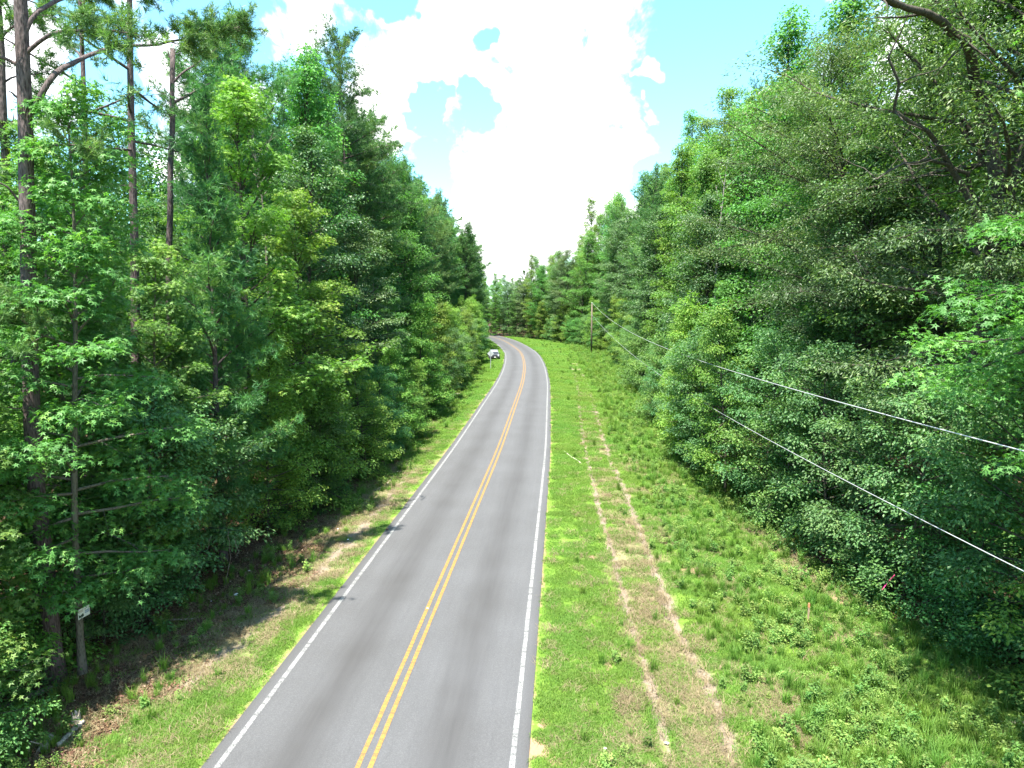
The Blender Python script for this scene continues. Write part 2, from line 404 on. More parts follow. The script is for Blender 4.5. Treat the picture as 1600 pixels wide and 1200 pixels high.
def build_ground():
    gx = grid_axis([(-900, -100, 100), (-100, -40, 10), (-40, -17, 1.2), (-17, 17, .2), (17, 40, 1.2), (40, 100, 10), (100, 901, 100)])
    gy = grid_axis([(-900, -60, 140), (-60, 6, 5), (6, 12, 1), (12, 50, .2), (50, 90, .4), (90, 140, .7), (140, 260, 1.2), (260, 420, 10), (420, 2000, 150)])
    X, Y = np.meshgrid(gx, gy); x = X.ravel(); y = Y.ravel()
    s, rut, clay, litter, straw = masks(x, y)
    z = gz(x, y)
    nx, ny = len(gx), len(gy)
    i = (np.arange(ny - 1)[:, None] * nx + np.arange(nx - 1)[None]).ravel()
    F = np.stack([i, i + 1, i + nx + 1, i + nx], -1)
    col = np.stack([rut, clay, litter, np.clip(straw, 0, 1)], -1)
    far = (np.abs(x) > 60) | (y > 300) | (y < -40)
    m, nt, p, _ = mat('verge_soil_and_turf'); L = nt.links.new
    a = N(nt, 'ShaderNodeAttribute', attribute_name='wear'); t = N(nt, 'ShaderNodeTexCoord'); P = t.outputs['Object']
    sp = N(nt, 'ShaderNodeSeparateColor'); L(a.outputs['Color'], sp.inputs[0])
    n1 = noise(nt, P, 1.1, 5); n2 = noise(nt, P, 14, 5, .7); n3 = noise(nt, P, 60, 3, .6)
    turf = mixc(nt, n1, (.058, .135, .012), (.11, .20, .022)); turf = mixc(nt, mth(nt, 'MULTIPLY', n2, .5), turf, (.16, .21, .05))
    straw_c = mixc(nt, n2, (.13, .115, .060), (.28, .24, .145)); soil = mixc(nt, n2, (.115, .09, .064), (.27, .22, .17))
    clay_c = mixc(nt, n2, (.16, .10, .065), (.32, .21, .14)); lit = ramp(nt, n3, [(.3, (.022, .014, .009)), (.5, (.075, .045, .028)), (.66, (.13, .085, .06)), (.75, (.24, .18, .14))])
    br = mth(nt, 'MULTIPLY_ADD', n2, .9); br.node.inputs[2].default_value = -.45

    def edge(v, lo=.25, hi=.6):
        mr = N(nt, 'ShaderNodeMapRange', i={'From Min': lo, 'From Max': hi}); L(mth(nt, 'ADD', v, br), mr.inputs['Value']); return mr.outputs[0]
    c = mixc(nt, edge(a.outputs['Alpha'], .2, .8), turf, straw_c); c = mixc(nt, edge(sp.outputs[1], .3, .6), c, clay_c)
    c = mixc(nt, edge(sp.outputs[0], .25, .6), c, soil); c = mixc(nt, edge(sp.outputs[2], .3, .7), c, lit)
    L(c, p.inputs['Base Color']); p.inputs['Roughness'].default_value = .95; p.inputs['Specular IOR Level'].default_value = .1
    b = N(nt, 'ShaderNodeBump', i={'Strength': .6, 'Distance': .03}); L(n2, b.inputs['Height']); L(b.outputs[0], p.inputs['Normal'])
    me = mesh_np('ground', np.stack([x, y, z], -1), F, m, True, {'wear': ('FLOAT_COLOR', col)})
    tag(link('ground', me), kind='structure')


build_ground()


# ------------------------------------------------------------------ road
def strip(s0, s1, z, y0=-30, y1=330, step=1., wob=0., seed=0, thick=0.):
    yy = np.arange(y0, y1 + step, step); hd = np.arctan(np.interp(yy, _yy, _hd)); cx = xc(yy)
    V = []; UV = []
    w0 = (vnoise(yy * 1.3, yy * 0, seed) - .5) * wob + (vnoise(yy * 4.1, yy * 0, seed + 3) - .5) * wob * .6
    cols = [s0, s1] if not isinstance(s0, (list, tuple)) else list(s0)
    n = len(cols)
    for k, sv in enumerate(cols):
        sv = sv + (w0 if k == n - 1 else (-w0[::-1] if k == 0 else 0 * yy)) if wob else sv + 0 * yy
        zz = (z[k] if isinstance(z, (list, tuple)) else z) + 0 * yy
        V.append(np.stack([cx + sv * np.cos(hd), yy - sv * np.sin(hd), zz], -1)); UV.append(np.stack([sv, yy], -1))
    V = np.stack(V, 1); UV = np.stack(UV, 1)
    i = (np.arange(len(yy) - 1)[:, None] * n + np.arange(n - 1)[None]).ravel()
    F = np.stack([i, i + 1, i + n + 1, i + n], -1)
    return V.reshape(-1, 3), F, UV.reshape(-1, 2)


def build_road():
    m, nt, p, _ = mat('worn_asphalt'); L = nt.links.new
    uv = N(nt, 'ShaderNodeUVMap', uv_map='UVMap'); t = N(nt, 'ShaderNodeTexCoord')
    sx = N(nt, 'ShaderNodeSeparateXYZ'); L(uv.outputs[0], sx.inputs[0])
    ag = noise(nt, t.outputs['Object'], 34, 5, .85); ag2 = noise(nt, t.outputs['Object'], 24, 3, .7); broad = noise(nt, t.outputs['Object'], .35, 4)
    st = N(nt, 'ShaderNodeMapping'); st.inputs['Scale'].default_value = (7, .35, 1); L(uv.outputs[0], st.inputs[0]); streak = noise(nt, st.outputs[0], 1., 4, .6)
    mid = N(nt, 'ShaderNodeMapping'); mid.inputs['Scale'].default_value = (1.2, .05, 1); L(uv.outputs[0], mid.inputs[0]); wn_ = noise(nt, mid.outputs[0], 1.5, 3)
    # oil-dark strip down the middle of each lane, polished paler wheel paths beside it
    a = mth(nt, 'ABSOLUTE', sx.outputs[0]); d = mth(nt, 'ABSOLUTE', mth(nt, 'SUBTRACT', a, 1.72))
    band = N(nt, 'ShaderNodeMapRange', interpolation_type='SMOOTHSTEP', i={'From Min': .05, 'From Max': 1.0, 'To Min': 1, 'To Max': 0}); L(d, band.inputs['Value'])
    c = ramp(nt, ag, [(.25, (.026, .026, .027)), (.5, (.066, .065, .067)), (.75, (.165, .163, .165))])
    c = mixc(nt, mth(nt, 'MULTIPLY', ag2, .25), c, (.066, .065, .068))
    c = mixc(nt, mth(nt, 'MULTIPLY', band.outputs[0], mth(nt, 'MULTIPLY', mth(nt, 'ADD', wn_, .35), .8)), c, (.031, .028, .027))
    c = mixc(nt, .16, c, ramp(nt, streak, [(.3, (.025,)), (.7, (.09,))]))
    c = mixc(nt, .22, c, ramp(nt, broad, [(.3, (.046, .044, .043)), (.7, (.095, .096, .102))]))
    ed = N(nt, 'ShaderNodeMapRange', i={'From Min': 3.45, 'From Max': 3.75, 'To Min': 0, 'To Max': .45}); L(a, ed.inputs['Value']); c = mixc(nt, ed.outputs[0], c, (.034, .031, .029))
    L(c, p.inputs['Base Color']); p.inputs['Roughness'].default_value = .66; p.inputs['Specular IOR Level'].default_value = .5
    b = N(nt, 'ShaderNodeBump', i={'Strength': .35, 'Distance': .008}); L(ag, b.inputs['Height']); L(b.outputs[0], p.inputs['Normal'])
    V, F, UV = strip([-3.78, -3.72, -1.8, 0, 1.8, 3.72, 3.78], None, [-.12, 0, .03, .045, .03, 0, -.12], step=.5, wob=.07, seed=9)
    road = link('road', mesh_np('road', V, F, m, False, uv=UV)); tag(road, kind='structure')

    def paint(name, col, worn, scale):
        m, nt, p, _ = mat(name); L = nt.links.new; uv = N(nt, 'ShaderNodeUVMap', uv_map='UVMap')
        n = noise(nt, uv.outputs[0], scale, 5, .7); mp = N(nt, 'ShaderNodeMapping'); mp.inputs['Scale'].default_value = (.5, 7, 1); L(uv.outputs[0], mp.inputs[0])
        n2 = noise(nt, mp.outputs[0], 1., 3, .6)
        f = mth(nt, 'ADD', mth(nt, 'MULTIPLY', n, .6), mth(nt, 'MULTIPLY', n2, .4))
        L(ramp(nt, f, [(.43, worn), (.52, tuple(.8 * a + .2 * b for a, b in zip(col, worn))), (.62, col)]), p.inputs['Base Color']); p.inputs['Roughness'].default_value = .7
        return m
    white = paint('white_road_paint', (.22, .22, .215), (.07, .07, .07), 22); yellow = paint('yellow_road_paint', (.29, .152, .028), (.10, .07, .03), 26)
    for nm, a, b, z0, mm in (('edge_line', -3.42, -3.29, .0115, white), ('edge_line', 3.29, 3.42, .0115, white),
                             ('centre_line', -.20, -.085, .05, yellow), ('centre_line', .085, .20, .05, yellow)):
        V, F, UV = strip(a, b, z0, step=.5, wob=.012, seed=int(40 + a * 10))
        o = link(nm, mesh_np(nm, V, F, mm, False, uv=UV), road)
        if nm == 'edge_line': o['label'] = 'worn white line on the %s edge of the road' % ('left' if a < 0 else 'right')
        else: o['label'] = '%s stripe of the double yellow centre line' % ('left' if a < 0 else 'right')


build_road()


# ------------------------------------------------------------------ tree generator
def unit(v): return v / (np.linalg.norm(v) + 1e-9)


LEAF_T = {
    # oval leaf folded along its rib
    'oval': (np.array([(0, 0, 0), (.5, .30, .07), (1, 0, -.06), (.5, -.30, .07)]), np.array([(0, 3, 2), (0, 2, 1)])),
    'narrow': (np.array([(0, 0, 0), (.45, .17, .04), (1, 0, -.08), (.45, -.17, .04)]), np.array([(0, 3, 2), (0, 2, 1)])),
}
_sv = [(.30, 0, 0)]; _sf = []
for _i, _a in enumerate((-125, -62, 0, 62, 125)):
    _a = R(_a); _r = .72 if abs(_a) < 1.5 else .5
    _b = len(_sv); _sv += [(.30 + .17 * cos(_a + 1.1), .17 * sin(_a + 1.1), .02), (.30 + _r * cos(_a), _r * sin(_a), -.10), (.30 + .17 * cos(_a - 1.1), .17 * sin(_a - 1.1), .02)]
    _sf.append((_b + 2, _b + 1, _b))
LEAF_T['star'] = (np.array(_sv[1:] and _sv), np.array(_sf))


class Tree:
    def __init__(s, seed): s.r = np.random.default_rng(seed); s.wv = []; s.wf = []; s.nw = 0; s.lp = []; s.ld = []; s.ln = []; s.ls = []; s.lt = []

    def wood(s, P, r, n=5):
        V, F = tube(P, r, n); s.wv.append(V); s.wf.append(F + s.nw); s.nw += len(V)

    def path(s, p, d, L, n, wander, grav):
        out = [p]; d = d.copy(); st = L / n
        for i in range(n):
            d = unit(d + s.r.normal(0, wander, 3)); d[2] += grav * st; d = unit(d); p = p + d * st; out.append(p)
        return np.array(out)

    def leaves(s, P, n, spread, zsq, size, flat, axis, tint0=0., reach=1.):
        """n leaves scattered about the polyline P"""
        r = s.r
        if n < 1: return
        w = r.uniform(0, len(P) - 1.001, n); i = w.astype(int); f = (w - i)[:, None]
        p = P[i] * (1 - f) + P[i + 1] * f
        off = r.normal(0, 1, (n, 3)) * spread; off[:, 2] *= zsq; p = p + off
        nr = r.normal(0, 1, (n, 3)) * (1 - flat); nr[:, 2] = np.abs(nr[:, 2]) + flat * 1.3
        d = r.normal(0, .6, (n, 3)) + axis[None] * .8 + off / (np.linalg.norm(off, axis=1)[:, None] + .05) * .6; d[:, 2] -= .25
        s.lp.append(p); s.ld.append(d); s.ln.append(nr); s.ls.append(size * r.uniform(.7, 1.25, n)); s.lt.append(np.clip(r.normal(.42, .2, n) + tint0, 0, 1))

    def clump(s, c, rad, n, size, ax, tint0=0., thick=.10):
        """leaves spread over a small drooping umbrella of twigs"""
        r = s.r; n = int(n)
        if n < 1: return
        q = np.sqrt(r.uniform(0, 1, n)) * rad; a = r.uniform(0, 2 * pi, n); e = r.uniform(.7, 1.3)
        dx, dy = np.cos(a), np.sin(a)
        p = np.stack([dx * q * e, dy * q / e, -.45 * q * q / rad + r.normal(0, thick, n)], -1) + c
        nr = np.stack([dx * q / rad * .8, dy * q / rad * .8, np.ones(n)], -1) + r.normal(0, .38, (n, 3))
        d = np.stack([dx, dy, -.35 + 0 * a], -1) + r.normal(0, .5, (n, 3)) + ax[None] * .5
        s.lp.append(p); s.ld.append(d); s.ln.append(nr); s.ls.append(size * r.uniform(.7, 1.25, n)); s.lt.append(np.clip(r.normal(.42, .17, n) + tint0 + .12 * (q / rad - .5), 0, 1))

    def wood_mesh(s, name, m): return mesh_np(name, np.concatenate(s.wv), np.concatenate(s.wf), m, True)

    def arrays(s, kind):
        p = np.concatenate(s.lp); d = np.concatenate(s.ld); nr = np.concatenate(s.ln); z = np.concatenate(s.ls); t = np.concatenate(s.lt)
        return expand_leaves(kind, p, d, nr, z, t, s.r)

    def leaf_mesh(s, name, kind, m):
        V, F, T = s.arrays(kind)
        return mesh_np(name, V, F, m, False, {'tint': ('FLOAT', T)})


def expand_leaves(kind, p, d, nr, z, t, r):
    if kind == 'needle':      # each entry a tuft of needles round the twig tip
        k = 15; n = len(p)
        dd = d / (np.linalg.norm(d, axis=1)[:, None] + 1e-9)
        q = r.normal(0, 1, (n, k, 3)); q /= np.linalg.norm(q, axis=2)[..., None]; q = q * .85 + dd[:, None] * .75 + np.array([0, 0, .15])
        q /= np.linalg.norm(q, axis=2)[..., None]
        side = np.cross(q, r.normal(0, 1, (n, k, 3))); side /= np.linalg.norm(side, axis=2)[..., None] + 1e-9
        ln = z[:, None, None] * r.uniform(.75, 1.15, (n, k, 1)); w = ln * .055
        b = p[:, None] + dd[:, None] * (r.uniform(-.5, .5, (n, k, 1)) * z[:, None, None])
        V = np.stack([b - side * w, b + q * ln, b + side * w], 2).reshape(-1, 3)
        F = np.arange(n * k * 3).reshape(-1, 3); T = np.repeat(t, k * 3)
        return V, F, T
    TV, TF = LEAF_T[kind]
    nz = nr / (np.linalg.norm(nr, axis=1)[:, None] + 1e-9)
    x = d - (d * nz).sum(1)[:, None] * nz; x /= np.linalg.norm(x, axis=1)[:, None] + 1e-9; y = np.cross(nz, x)
    V = p[:, None] + z[:, None, None] * (TV[None, :, 0:1] * x[:, None] + TV[None, :, 1:2] * y[:, None] + TV[None, :, 2:3] * nz[:, None])
    k = len(TV); F = (np.arange(len(p))[:, None, None] * k + TF[None]).reshape(-1, 3)
    return V.reshape(-1, 3), F, np.repeat(t, k)


def grow(seed, H, r0, base, prof, nprim, elev, droop, secsp, secl, dens, size, spread, zsq=.35, flat=.6, wander=.02, pw=1., kind='oval', twigs=True, gap=0., lean=(0, 0), tips=0., seglen=.9, jit=.35, clump=0., clr=.55, ejit=11):
    """a tree: trunk, limbs with side twigs in sprays, leaves along the twigs.
    prof(u) crown radius at share u of the crown; elev (bottom, top) limb angle in degrees; dens leaves per metre of twig"""
    T = Tree(seed); r = T.r
    n = 16; P = [np.zeros(3)]; d = unit(np.array([lean[0], lean[1], 1.]))
    for i in range(n):
        d = unit(d + np.array([*r.normal(0, wander, 2), 0]) + np.array([0, 0, .03])); P.append(P[-1] + d * H / n)
    P = np.array(P); P[:, 2] *= H / P[-1, 2]
    tt = np.linspace(0, 1, n + 1); rad = r0 * (1 - tt) ** .8 + .012; rad[0] *= 1.35
    T.wood(P, rad, 9)
    phase = r.uniform(0, 6.28)
    for i in range(nprim):
        u = ((i + r.uniform(0, .9)) / nprim) ** pw; t = base + (1 - base) * u * .985
        az = phase + i * 2.39996 + r.normal(0, jit)
        if r.uniform() < gap: continue
        L = max(.5, prof(u) * r.uniform(.75, 1.12) * (.62 + .76 * float(vnoise((az % 6.283) * 1.1, t * H * .28, seed))))
        e = R(elev[0] + (elev[1] - elev[0]) * u + r.normal(0, ejit))
        p0 = np.array([np.interp(t, tt, P[:, k]) for k in range(3)]); rr = np.interp(t, tt, rad)
        dd = np.array([cos(az) * cos(e), sin(az) * cos(e), sin(e)])
        ns = max(3, int(L / seglen)); B = T.path(p0, dd, L, ns, .10, droop)
        br = min(rr * .55, .012 + .013 * L); q = np.linspace(0, 1, ns + 1)
        T.wood(B, br * (1 - q) ** .7 + .006, 5 if L > 2 else 4)
        bt = r.normal(0, .12) + .12 * (u - .5)
        m = max(2, int(L / secsp))
        for j in range(m):
            w = .16 + .84 * (j + r.uniform(.2, .8)) / m
            k = min(int(w * ns), ns - 1); f = w * ns - k; q0 = B[k] * (1 - f) + B[k + 1] * f; tg = unit(B[k + 1] - B[k])
            sd = 1 if j % 2 else -1; an = sd * R(r.uniform(38, 70))
            s2 = np.array([tg[0] * cos(an) - tg[1] * sin(an), tg[0] * sin(an) + tg[1] * cos(an), tg[2] * .5 + r.normal(0, .16)])
            SL = (secl * L * (1 - .62 * w) + .22) * r.uniform(.7, 1.25)
            S = T.path(q0, unit(s2), SL, 3, .12, droop * .8)
            if twigs: T.wood(S[::(1 if SL > 1.3 else 3)] if SL > 1.3 else S[[0, 3]], np.linspace(.008 + .004 * SL, .003, 4 if SL > 1.3 else 2), 3)
            T.leaves(S, int(dens * (SL + .15) * r.uniform(.75, 1.25)) + 1, spread, zsq, size, flat, unit(S[-1] - S[0]), bt)
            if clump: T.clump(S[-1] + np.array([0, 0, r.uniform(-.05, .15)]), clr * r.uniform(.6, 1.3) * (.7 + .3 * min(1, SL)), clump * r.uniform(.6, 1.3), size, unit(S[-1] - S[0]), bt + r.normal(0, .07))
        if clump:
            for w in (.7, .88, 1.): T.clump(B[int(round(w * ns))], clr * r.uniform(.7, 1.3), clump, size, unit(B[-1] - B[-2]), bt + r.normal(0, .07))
        T.leaves(B[max(0, ns // 2):], int(dens * L * .35) + 2, spread * .9, zsq, size, flat, unit(B[-1] - B[-2]), bt + tips)
    T.leaves(P[-4:], int(dens * 1.2), spread, 1., size, flat * .5, np.array([0, 0, 1.]), .1 + tips)
    return T


def prof_col(Rm, a=.35, top=.25):
    return lambda u: Rm * (a + (1 - a) * min(1, u / .18)) * (1 if u < .55 else (1 - (1 - top) * ((u - .55) / .45) ** 1.5))
def prof_round(Rm, p=3.): return lambda u: Rm * (.6 + .4 * min(1, u / .25)) * max(.30, math.sqrt(max(0, 1 - u ** p)))
def prof_cone(Rm, top=.12): return lambda u: Rm * (.75 + .25 * min(1, u / .12)) * (1 - (1 - top) * u ** 1.15)
def prof_dome(Rm): return lambda u: Rm * max(.22, math.sqrt(max(0, 1 - (max(0, (u - .35)) / .68) ** 2))) * (.55 + .45 * min(1, u / .3))


KIND = {}


def proto(key, T, leafkind, leafmat, barkmat, H):
    KIND[key] = (T.wood_mesh(key + '_wood', M[barkmat]), T.leaf_mesh(key + '_leaves', leafkind, M[leafmat]), H)


# nearest trees, leaf by leaf
proto('gum_near', grow(11, 16.5, .10, .15, prof_cone(3.3, .26), 58, (0, 45), -.05, .42, .34, 12, .165, .16, .4, .55, .016, 1.0, clump=42, clr=.52), 'star', 'gum', 'grey_bark', 16.5)
proto('gum_high', grow(14, 21, .17, .40, prof_cone(4.6, .2), 62, (-8, 50), -.05, .40, .34, 14, .15, .17, .4, .52, .016, 1.0, clump=50, clr=.58), 'star', 'gum', 'dark_bark', 21)
proto('gum_mid', grow(12, 20, .17, .12, prof_col(3.9, .6, .2), 66, (8, 58), -.03, .5, .34, 10, .18, .20, .5, .5, .02, clump=34, clr=.6), 'star', 'yellowgreen', 'dark_bark', 20)
proto('oak_near', grow(13, 24, .30, .28, prof_dome(7.8), 66, (5, 62), -.018, .40, .30, 24, .16, .22, .75, .3, .03, clump=48, clr=.7, ejit=15), 'narrow', 'oak', 'dark_bark', 24)
# trees of the forest wall, mostly leafed to the ground
proto('broad_a', grow(21, 25, .20, .04, prof_round(4.2), 88, (8, 66), -.03, .6, .34, 10, .20, .24, .6, .4, .026, clump=36, clr=.78, ejit=15), 'oval', 'maple', 'dark_bark', 25)
proto('broad_b', grow(22, 26, .22, .07, prof_round(4.8, 2.5), 84, (15, 70), -.03, .6, .34, 10, .20, .25, .65, .35, .03, clump=36, clr=.88, ejit=15), 'oval', 'gum', 'dark_bark', 26)
proto('broad_c', grow(23, 23, .20, .04, prof_round(4.0, 4.), 88, (8, 64), -.05, .55, .36, 10, .19, .23, .5, .4, .03, clump=36, clr=.7, ejit=15), 'oval', 'oak', 'dark_bark', 23)
proto('poplar', grow(24, 28, .20, .03, prof_round(3.3, 3.), 100, (25, 68), -.02, .5, .36, 12, .19, .22, .75, .35, .014, clump=30, clr=.6), 'oval', 'yellowgreen', 'grey_bark', 28)
# pines
proto('pine_tall', grow(31, 28, .24, .52, prof_dome(4.2), 50, (-5, 50), .03, .32, .34, 8.5, .27, .13, .9, 0, .012, gap=.05), 'needle', 'pine', 'pine_bark', 28)
proto('pine_sparse', grow(34, 29, .20, .50, prof_dome(3.9), 26, (-5, 50), .04, .6, .34, 6, .24, .12, .9, 0, .012, gap=.05), 'needle', 'pine', 'pine_bark', 29)
proto('pine_full', grow(32, 26, .22, .18, prof_dome(4.3), 84, (-8, 55), .05, .36, .34, 9, .28, .16, .9, 0, .014, ejit=14), 'needle', 'pine', 'pine_bark', 26)
proto('pine_young', grow(33, 17, .13, .12, prof_cone(3.1, .25), 76, (5, 60), .10, .30, .34, 12, .25, .13, .9, 0, .02, ejit=14), 'needle', 'pine', 'pine_bark', 17)
# understorey
proto('sapling_a', grow(41, 8, .06, .05, prof_dome(2.6), 40, (-2, 50), -.08, .36, .38, 14, .135, .14, .25, .62, .04, clump=46, clr=.5), 'oval', 'sapling', 'dark_bark', 8)
proto('sapling_b', grow(42, 6, .045, .04, prof_dome(2.4), 36, (0, 55), -.09, .34, .40, 14, .125, .14, .28, .6, .05, clump=46, clr=.48), 'oval', 'maple', 'dark_bark', 6)
proto('sapling_c', grow(43, 10, .07, .07, prof_cone(2.5, .3), 50, (-4, 40), -.06, .36, .38, 14, .135, .14, .22, .66, .03, clump=46, clr=.5), 'oval', 'yellowgreen', 'dark_bark', 10)

_t = grow(51, 23.4, .11, .70, prof_dome(1.9), 22, (45, 78), .03, .5, .45, 1.0, .12, .10, .6, .3, .03)
proto('bare_top', _t, 'oval', 'oak', 'grey_bark', 23.4)
M['snag_bark'] = bark_mat('snag_bark', (.13, .12, .10), (.26, .245, .21), 12., .3)
_t = grow(52, 23.5, .17, .45, prof_dome(2.6), 16, (25, 60), .02, .9, .4, .4, .12, .10, .6, .3, .03)
proto('snag', _t, 'oval', 'oak', 'snag_bark', 23.5)
NAMES = {'bare_top': ('twiggy_tree', 'tree'), 'snag': ('dead_tree', 'tree'), 'gum_high': ('sweetgum_tree', 'tree'), 'pine_sparse': ('pine_tree', 'tree'), 'gum_near': ('sweetgum_tree', 'tree'), 'gum_mid': ('sweetgum_tree', 'tree'), 'oak_near': ('oak_tree', 'tree'), 'broad_a': ('broadleaf_tree', 'tree'), 'broad_b': ('broadleaf_tree', 'tree'),
         'broad_c': ('oak_tree', 'tree'), 'poplar': ('poplar_tree', 'tree'), 'pine_tall': ('pine_tree', 'tree'), 'pine_full': ('pine_tree', 'tree'), 'pine_young': ('young_pine_tree', 'tree'),
         'sapling_a': ('sapling', 'young tree'), 'sapling_b': ('sapling', 'young tree'), 'sapling_c': ('sapling', 'young tree'), 'shrub': ('shrub', 'shrub')}
ORD = ['first', 'second', 'third', 'fourth', 'fifth', 'sixth', 'seventh', 'eighth', 'ninth', 'tenth', 'eleventh', 'twelfth', 'thirteenth', 'fourteenth', 'fifteenth', 'sixteenth', 'seventeenth', 'eighteenth', 'nineteenth']
TENS = {2: 'twent', 3: 'thirt', 4: 'fort', 5: 'fift', 6: 'sixt', 7: 'sevent', 8: 'eight', 9: 'ninet'}


def ordinal(n):
    if n < 20: return ORD[n - 1]
    t, u = divmod(n, 10); return TENS[t] + ('ieth' if u == 0 else 'y-' + ORD[u - 1])


def plant(key, x, y, rz=0., sc=1., label='', group=None, szz=None, sink=.05):
    w, l, H = KIND[key]; nm, cat = NAMES[key]
    e = empty(nm, (x, y, float(gz(x, y)) - sink), rz); e.scale = (sc, sc, szz or sc); tag(e, label, cat, group)
    link('trunk', w, e); c = link('crown', l, e)
    return e


# hero trees -----------------------------------------------------------------
plant('gum_near', -12.68, 19.89, .6, 1., 'bright green star-leaved sweetgum with the nailed sign on its thin trunk')
plant('gum_near', -14.2, 16.2, 2.9, .82, 'sweetgum half out of frame at the bottom left, below the big pine')
plant('gum_near', -15.3, 24.0, 4.1, 1.0, 'sweetgum close behind the big pine at the left edge')
plant('gum_near', -13.1, 25.6, 1.9, .78, 'lower sweetgum behind and right of the signed sweetgum')
plant('gum_mid', -13.0, 34.5, .3, 1.05, 'yellow-green sweetgum standing tall between young pine and big pines left of road')
plant('gum_mid', -11.4, 39.5, 2.4, .84, 'pale yellow-green sweetgum with bright top right of the taller yellow-green one')
plant('pine_young', -12.4, 29.5, 1.0, 1.08, 'young bushy dark pine in front of the yellow-green sweetgum', szz=1.13)
plant('pine_young', -16.6, 28.0, 3.0, 1.0, 'young pine with a lopsided top just right of the broken-topped trunk')
plant('sapling_c', -10.8, 37.6, 1.0, 1.1, 'pale drooping young tree leaning from the left wood over the ditch')
plant('oak_near', 16.3, 27.0, .4, 1.12, 'big dull green small-leaved oak overhanging the clearing at upper right')
plant('oak_near', 19.5, 37.0, 2.6, .95, 'second big oak showing behind and left of the overhanging oak')
plant('gum_high', 14.2, 15.6, 5.0, 1.0, 'bright star-leaved sweetgum filling the top right corner')

plant('bare_top', -13.6, 41.5, .5, 1., 'sparse twiggy tree top sticking up behind the yellow-green sweetgum left of road')
plant('snag', 17.7, 61.0, .5, .98, 'pale bare-limbed dead tree standing among the green crowns right of road')
plant('sapling_a', -15.2, 17.4, 1.2, .85, 'leafy sapling directly below and left of the nailed notice')
plant('sapling_c', -14.9, 19.2, 2.2, .95, 'pale sapling just behind the foot of the big left-edge pine')
plant('sapling_a', -12.7, 23.2, 4.2, .95, 'spreading sapling behind the pale dead branch in the ditch')
plant('sapling_b', -12.9, 15.4, 3.2, .7, 'low sapling at the bottom left corner over the tan log')
plant('sapling_a', -12.6, 27.3, .2, 1.1, 'blue-green sapling above the hanging vines')
plant('gum_near', -13.9, 22.3, 3.6, .92, 'leafy sweetgum just behind and right of the big left-edge pine')
plant('gum_near', -17.2, 20.6, 2.0, .9, 'sweetgum leaning in from beyond the left picture edge')
# ordinary trees of both forest walls ----------------------------------------
rg = np.random.default_rng(77)


def along(line, y0, y1, spacing, off, side):
    """points at regular spacing along a tree line, set back by off"""
    seg = np.hypot(*np.diff(line, axis=0).T); cum = np.concatenate([[0], np.cumsum(seg)])
    q = np.arange(0, cum[-1], .25); X = np.interp(q, cum, line[:, 0]); Y = np.interp(q, cum, line[:, 1])
    tx, ty = np.gradient(X), np.gradient(Y); l = np.hypot(tx, ty); nx, ny = side * -ty / l * -1, side * tx / l * -1
    out = []; last = None
    nxt = 0
    for i in range(len(q)):
        if not (y0 <= Y[i] <= y1) or q[i] < nxt: continue
        if nxt == 0: nxt = q[i]
        nxt = q[i] + spacing * rg.uniform(.75, 1.25)
        o = off + rg.uniform(-.9, .9); out.append((X[i] + nx[i] * o, Y[i] + ny[i] * o))
    return out


LOOK = {'gum_near': 'star-leaved sweetgum', 'broad_a': 'mid-green maple', 'broad_b': 'fresh-green gum', 'broad_c': 'dull-green oak', 'poplar': 'slim yellow-green poplar', 'pine_tall': 'bare-stemmed pine',
        'pine_full': 'full-crowned pine', 'pine_young': 'young pine', 'sapling_a': 'blue-green sapling', 'sapling_b': 'spreading sapling', 'sapling_c': 'layered sapling'}
heroes = [(-12.35, 20.1), (-14.2, 16.2), (-15.3, 24), (-13.1, 25.6), (-13, 34.5), (-11.4, 39.5), (-12.4, 29.5), (-16.6, 28), (17, 27), (19.5, 37), (13.2, 15.3), (-13.7, 19.6)]
taken = list(heroes); count = {}


def row(line, side, y0, y1, spacing, off, kinds, rowname, sc=(.85, 1.1), mind=2.6, hfun=None):
    for (x, y) in along(line, y0, y1, spacing, off, side):
        if any(math.hypot(x - a, y - b) < mind for a, b in taken): continue
        taken.append((x, y))
        k = kinds[rg.integers(len(kinds))]; s = rg.uniform(*sc)
        if hfun: s *= hfun(y)
        sd = 'left' if side < 0 else 'right'; q = (LOOK[k], rowname, sd); count[q] = count.get(q, 0) + 1
        plant(k, x, y, rg.uniform(0, 6.28), s * rg.uniform(.95, 1.08), '%s, %s of these from the camera, %s %s of road' % (LOOK[k], ordinal(count[q]), rowname, sd),
              '%ss in the %s %s of the road' % (LOOK[k], rowname, sd), szz=s * rg.uniform(.93, 1.07))


# side: -1 left, +1 right
row(LEFT_LINE, -1, 14, 60, 3.6, .9, ['sapling_a', 'sapling_b', 'sapling_c'], 'fringe', (.6, .95), 1.7)
row(LEFT_LINE, -1, 60, 150, 5.0, .9, ['sapling_a', 'sapling_c', 'sapling_c'], 'fringe', (.8, 1.15), 1.7)
row(RIGHT_LINE, 1, 13, 75, 2.9, .9, ['sapling_a', 'sapling_b', 'sapling_c', 'sapling_a'], 'fringe', (.8, 1.15), 1.5)
row(RIGHT_LINE, 1, 75, 215, 5.0, .9, ['sapling_a', 'sapling_c', 'sapling_b'], 'fringe', (.9, 1.25), 1.7)
row(LEFT_LINE, -1, 42, 75, 4.4, 3.0, ['pine_full', 'pine_young', 'broad_a', 'broad_c', 'gum_near'], 'front row', (.66, .88), 3.0)
row(LEFT_LINE, -1, 75, 235, 4.8, 1.9, ['pine_full', 'broad_a', 'pine_full', 'broad_b', 'gum_mid' if False else 'broad_c'], 'front row', (.8, 1.0), 3.0, lambda y: 1 + .10 * float(sstep(80, 130, y)))
